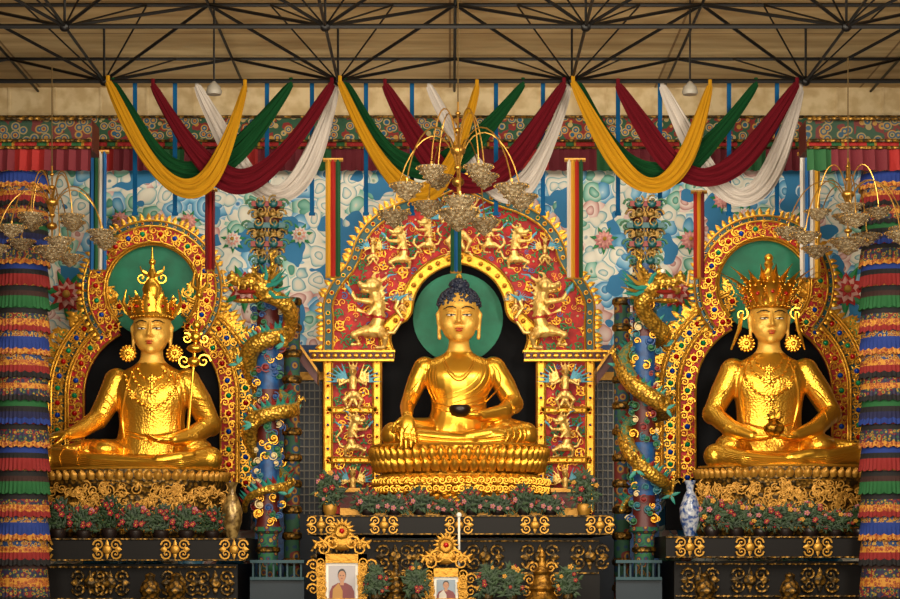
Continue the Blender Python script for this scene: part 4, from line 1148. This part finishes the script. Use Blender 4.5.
def row_of(x0,x1,n,row,y,w,h,cols,label,nb):
    v=[bouquet(R(x0,row,y),w,h,cols,label,nb=nb),bouquet(R(x0+(x1-x0)/(n-1),row,y),w*.95,h*.85,cols,label,nb=nb)]
    for i in range(2,n):
        copy_thing(v[i%2],R(x0+(x1-x0)*i/(n-1),row,y),(random.uniform(.9,1.08),1,random.uniform(.75,1.15)),random.uniform(-.3,.3))
row_of(368,550,8,515,-1.88,.52,.45,[0,0,1],'small pot of dark greenery and red blossoms beside the lotus pedestal',10)
row_of(58,212,7,538,-2.2,.58,.72,[0,0,0,1],'small pot of dark foliage with red blossoms on the altar',14)
row_of(712,860,7,536,-2.2,.56,.76,[0,0,1,2],'small pot of dark foliage with red blossoms on the altar',14)
for px in(330,584): bouquet(R(px,515,-1.8),.5,.85,[0,1,2],'tall vase of mixed flowers at the end of the altar',pot=GOLDP)
def vase(px,row,y,h,m,lab):
    c=R(px,row,y);q=MB();q.lathe(c,[(.12*h,0),(.14*h,.04*h),(.24*h,.3*h),(.25*h,.5*h),(.15*h,.72*h),(.08*h,.82*h),(.1*h,.92*h),(.15*h,1*h),(.1*h,.98*h)],24,sx=.75,sy=.75)
    solo('tall_vase',q,[m],lab,'vase',loc=c)
vase(232,538,-2.2,1.05,mat('vase_bronze','#5A4420',.4,.3,0,9,hex2='#A88A50'),'tall patterned bronze vase standing on the black altar')
vase(690,536,-2.2,1.05,PORC,'tall blue and white porcelain vase standing on the black altar')
# ------------------------------------------------------------ OFFERING TABLE & ITEMS
ZT=1.5
q=MB();q.box((0,-3.6,ZT-.06),(7.2,1.4,.12),1);q.box((0,-3.55,(ZT-.12)/2),(7,1.2,ZT-.12),0);solo('offering_table',q,[DRED,WOOD],'long low red and black offering table before the altar','table',smooth=False)
FG=mat('frame_gold','#A87828',.75,.4,.3,12)
def frame(px,rf,w,y,label,pic):
    k=S(y);x=R(px,0,y).x;zb=ZT;ztop=R(0,rf,y).z;W=w*k/2
    t=thing('framed_portrait',label,'picture frame',Vector((x,y,zb)))
    q=MB()
    def bx(x0,z0,x1,z1,y0,y1,mi=0): q.box(((x0+x1)/2,(y0+y1)/2,(z0+z1)/2),(abs(x1-x0),abs(y1-y0),abs(z1-z0)),mi)
    f=.16
    bx(x-W,zb,x-W+f,ztop,y-.06,y+.06);bx(x+W-f,zb,x+W,ztop,y-.06,y+.06);bx(x-W,ztop-f,x+W,ztop,y-.06,y+.06);bx(x-W,zb,x+W,zb+.08,y-.06,y+.06)
    for s in(-1,1):
        for i in range(6): spiral(q,(x+s*(W-f/2),y-.08,zb+.12+i*(ztop-zb-.15)/6),.085,1.3,i,s,.02)
        for i in range(3): spiral(q,(x+s*(W+.07),y-.03,ztop-.2-i*.22),.1,1.4,0 if s>0 else 3.14,s,.026)
        spiral(q,(x+s*W*.75,y-.03,ztop+.1),.14,1.4,0 if s>0 else 3.14,s,.03);spiral(q,(x+s*W*.4,y-.03,ztop+.2),.13,1.4,0 if s>0 else 3.14,s,.03)
        for j in range(4): leaf(q,(x+s*W*(.3+.15*j),y,ztop+.1),1.57-s*.3*j,.26,.1)
    zc=ztop+.42
    q.eli((x,y,zc-.22),(W*.5,.05,.14),seg=14,rings=8)
    for i in range(16): leaf(q,(x,y-.02,zc),2*math.pi*i/16,.25,.08)
    q.tube([(x+.12*math.cos(a),y-.06,zc+.12*math.sin(a)) for a in [2*math.pi*i/20 for i in range(20)]],.025,6,closed=True)
    q.eli((x,y-.05,zc),(.05,.05,.05),seg=10,rings=6,mi=1)
    part(t,'carved_gold_frame',q,[FG,JR])
    q=MB();bx2=lambda x0,z0,x1,z1,yy,mi:q.box(((x0+x1)/2,yy,(z0+z1)/2),(x1-x0,.01,z1-z0),mi)
    xi0,xi1,zi1=x-W+f,x+W-f,ztop-f
    bx2(xi0,zb,xi1,zi1,y,0);m=.05;bx2(xi0+m,zb,xi1-m,zi1-m,y-.008,1)
    Hh=zi1-zb;ww=xi1-xi0
    def shp(pl,mi,yy): q.poly([(x+u*ww,zb+v*Hh) for u,v in pl],yy,yy+.004,mi)
    def blob(u,v,ru,rv,mi,yy): shp([(u+ru*math.cos(a),v+rv*math.sin(a)) for a in [2*math.pi*i/20 for i in range(20)]],mi,yy)
    # bust: robe with sloping shoulders, inner shirt, neck, head, hair, small features
    shp([(-.4,.0),(-.38,.28),(-.3,.42),(-.12,.5),(.12,.5),(.3,.42),(.38,.28),(.4,.0)],2,y-.016)
    shp([(-.3,.0),(-.28,.34),(-.1,.5),(.02,.3),(.02,.0)],5,y-.020)
    shp([(-.06,.44),(.06,.44),(.06,.56),(-.06,.56)],3,y-.022)
    blob(0,.70,.13,.155,4,y-.022);blob(0,.665,.115,.135,3,y-.027)
    for s in(-1,1): blob(s*.045,.685,.022,.009,4,y-.032)
    blob(0,.61,.035,.008,2,y-.032)
    part(t,'portrait_photo',q,[WHITE,mat('photo_backdrop_'+pic,'#A29C9E' if pic=='a' else '#7E8C98',0,.4),mat('photo_robe_red','#6A1418',0,.4),mat('photo_skin','#A87450',0,.4),INK,mat('photo_robe_'+pic,'#A0701E' if pic=='a' else '#B8B0A4',0,.4)],label='printed portrait of a person in red robes',smooth=False)
frame(342,554,50,-3.6,'ornate gold frame with portrait of a person in dark red robes','a')
frame(446,568,42,-3.5,'smaller ornate gold frame with portrait of a person in pale robes','b')
def stupa(px,y,h,lab,m=GOLDD):
    c=Vector((R(px,0,y).x,y,ZT));q=MB()
    q.lathe(c,[(.32*h,0),(.34*h,.05*h),(.26*h,.12*h),(.22*h,.2*h),(.26*h,.26*h),(.2*h,.34*h),(.14*h,.5*h),(.17*h,.56*h),(.1*h,.66*h),(.05*h,.8*h),(.07*h,.85*h),(.01,1*h)],18)
    for s in(-1,1):
        for j in range(3): spiral(q,c+Vector((s*(.3-.07*j)*h,-.05,(.2+.22*j)*h)),.1*h,1.4,0 if s>0 else 3.14,s,.03*h)
    solo('gold_offering_ornament',q,[m],lab,'altar ornament',loc=c)
stupa(542,-3.6,1.0,'tiered gold offering ornament with scrolls on the table',GOLDS);stupa(396,-3.6,.8,'tiered gold offering ornament beside a framed portrait')
q=MB();a=R(459,515,-3.2);q.tube([(a.x,-3.2,ZT),(a.x,-3.2,a.z)],.022,8);q.eli((a.x,-3.2,ZT),(.12,.12,.05));q.eli(a,.05)
solo('white_pole',q,[WHITE],'thin white upright pole standing on the offering table','pole')
for px in(376,416,488,512,568): bouquet(Vector((R(px,0,-4.0).x,-4.0,ZT)),.36,.7,[0,0,2],'small vase of mixed flowers on the offering table',grp='flower vases on the offering table',pot=GOLDD,nb=6)
for px in(150,176,705,790):
    y=-3.1;c=Vector((R(px,0,y).x,y,R(0,602,y).z));q=MB()
    q.lathe(c,[(.2,0),(.22,.05),(.15,.1),(.2,.2),(.15,.35),(.08,.42),(.1,.5),(.01,.55)],14)
    solo('gold_butter_lamp',q,[GOLDD],'small gold butter lamp on a side table','lamp',loc=c,group='gold butter lamps')
for a,b in((62,240),(672,846)):
    q=MB();q.pbox(a,602,b,608,-3.5,-2.7,0);p=R(0,608,-3.4);x0=R(a+5,0,-3.4).x;x1=R(b-5,0,-3.4).x;q.box(((x0+x1)/2,-3.1,p.z/2),(x1-x0,.6,p.z),1)
    solo('side_table',q,[WOOD,DRED],'dark lacquered side table before an altar','table',smooth=False)
# ------------------------------------------------------------ LIGHTS / WORLD / CAMERA
w=bpy.data.worlds.new('World');sc.world=w;w.use_nodes=True;N=w.node_tree.nodes;L=w.node_tree.links
bg=N['Background'];tc=N.new('ShaderNodeTexCoord');sp=N.new('ShaderNodeSeparateXYZ');L.new(tc.outputs['Generated'],sp.inputs[0])
r=N.new('ShaderNodeValToRGB');r.color_ramp.elements[0].position=.0;r.color_ramp.elements[0].color=(.02,.014,.01,1);r.color_ramp.elements[1].position=.5;r.color_ramp.elements[1].color=(1,.85,.64,1)
L.new(sp.outputs['Z'],r.inputs['Fac']);L.new(r.outputs[0],bg.inputs['Color']);bg.inputs['Strength'].default_value=.38
def area(loc,tgt,size,p,col,sy=None):
    l=bpy.data.lights.new('area_lamp','AREA');l.energy=p;l.color=col;l.size=size
    if sy: l.shape='RECTANGLE';l.size_y=sy
    o=bpy.data.objects.new('area_lamp',l);COL.objects.link(o);o.location=loc
    o.rotation_euler=(Vector(tgt)-Vector(loc)).to_track_quat('-Z','Y').to_euler()
area((-7,-17,9.5),(-1,0,6.4),2.2,900,(1,.91,.76),3.5)
area((8,-15,9.5),(1,0,6.4),2.2,1250,(1,.91,.76),3.5)
area((0,-13,10.8),(0,2,6.4),6,600,(1,.9,.74),1.2)
area((0,-18,4),(0,-2,12.5),10,1700,(1,.88,.7),3)  # added wash light with no fitting, brightens the ceiling from below
area((0,-.4,11.2),(0,4,8.8),14,210,(1,.93,.82),.8)  # added wash light with no fitting, brightens the mural wall
cam=bpy.data.cameras.new('camera');co=bpy.data.objects.new('camera',cam);COL.objects.link(co);sc.camera=co
co.location=(0,-D,ZC);co.rotation_euler=(math.pi/2,0,0);cam.lens=80;cam.sensor_width=36;cam.sensor_fit='HORIZONTAL';cam.shift_y=(YH-299.5)/900;cam.clip_end=200
sc.view_settings.view_transform='Standard'
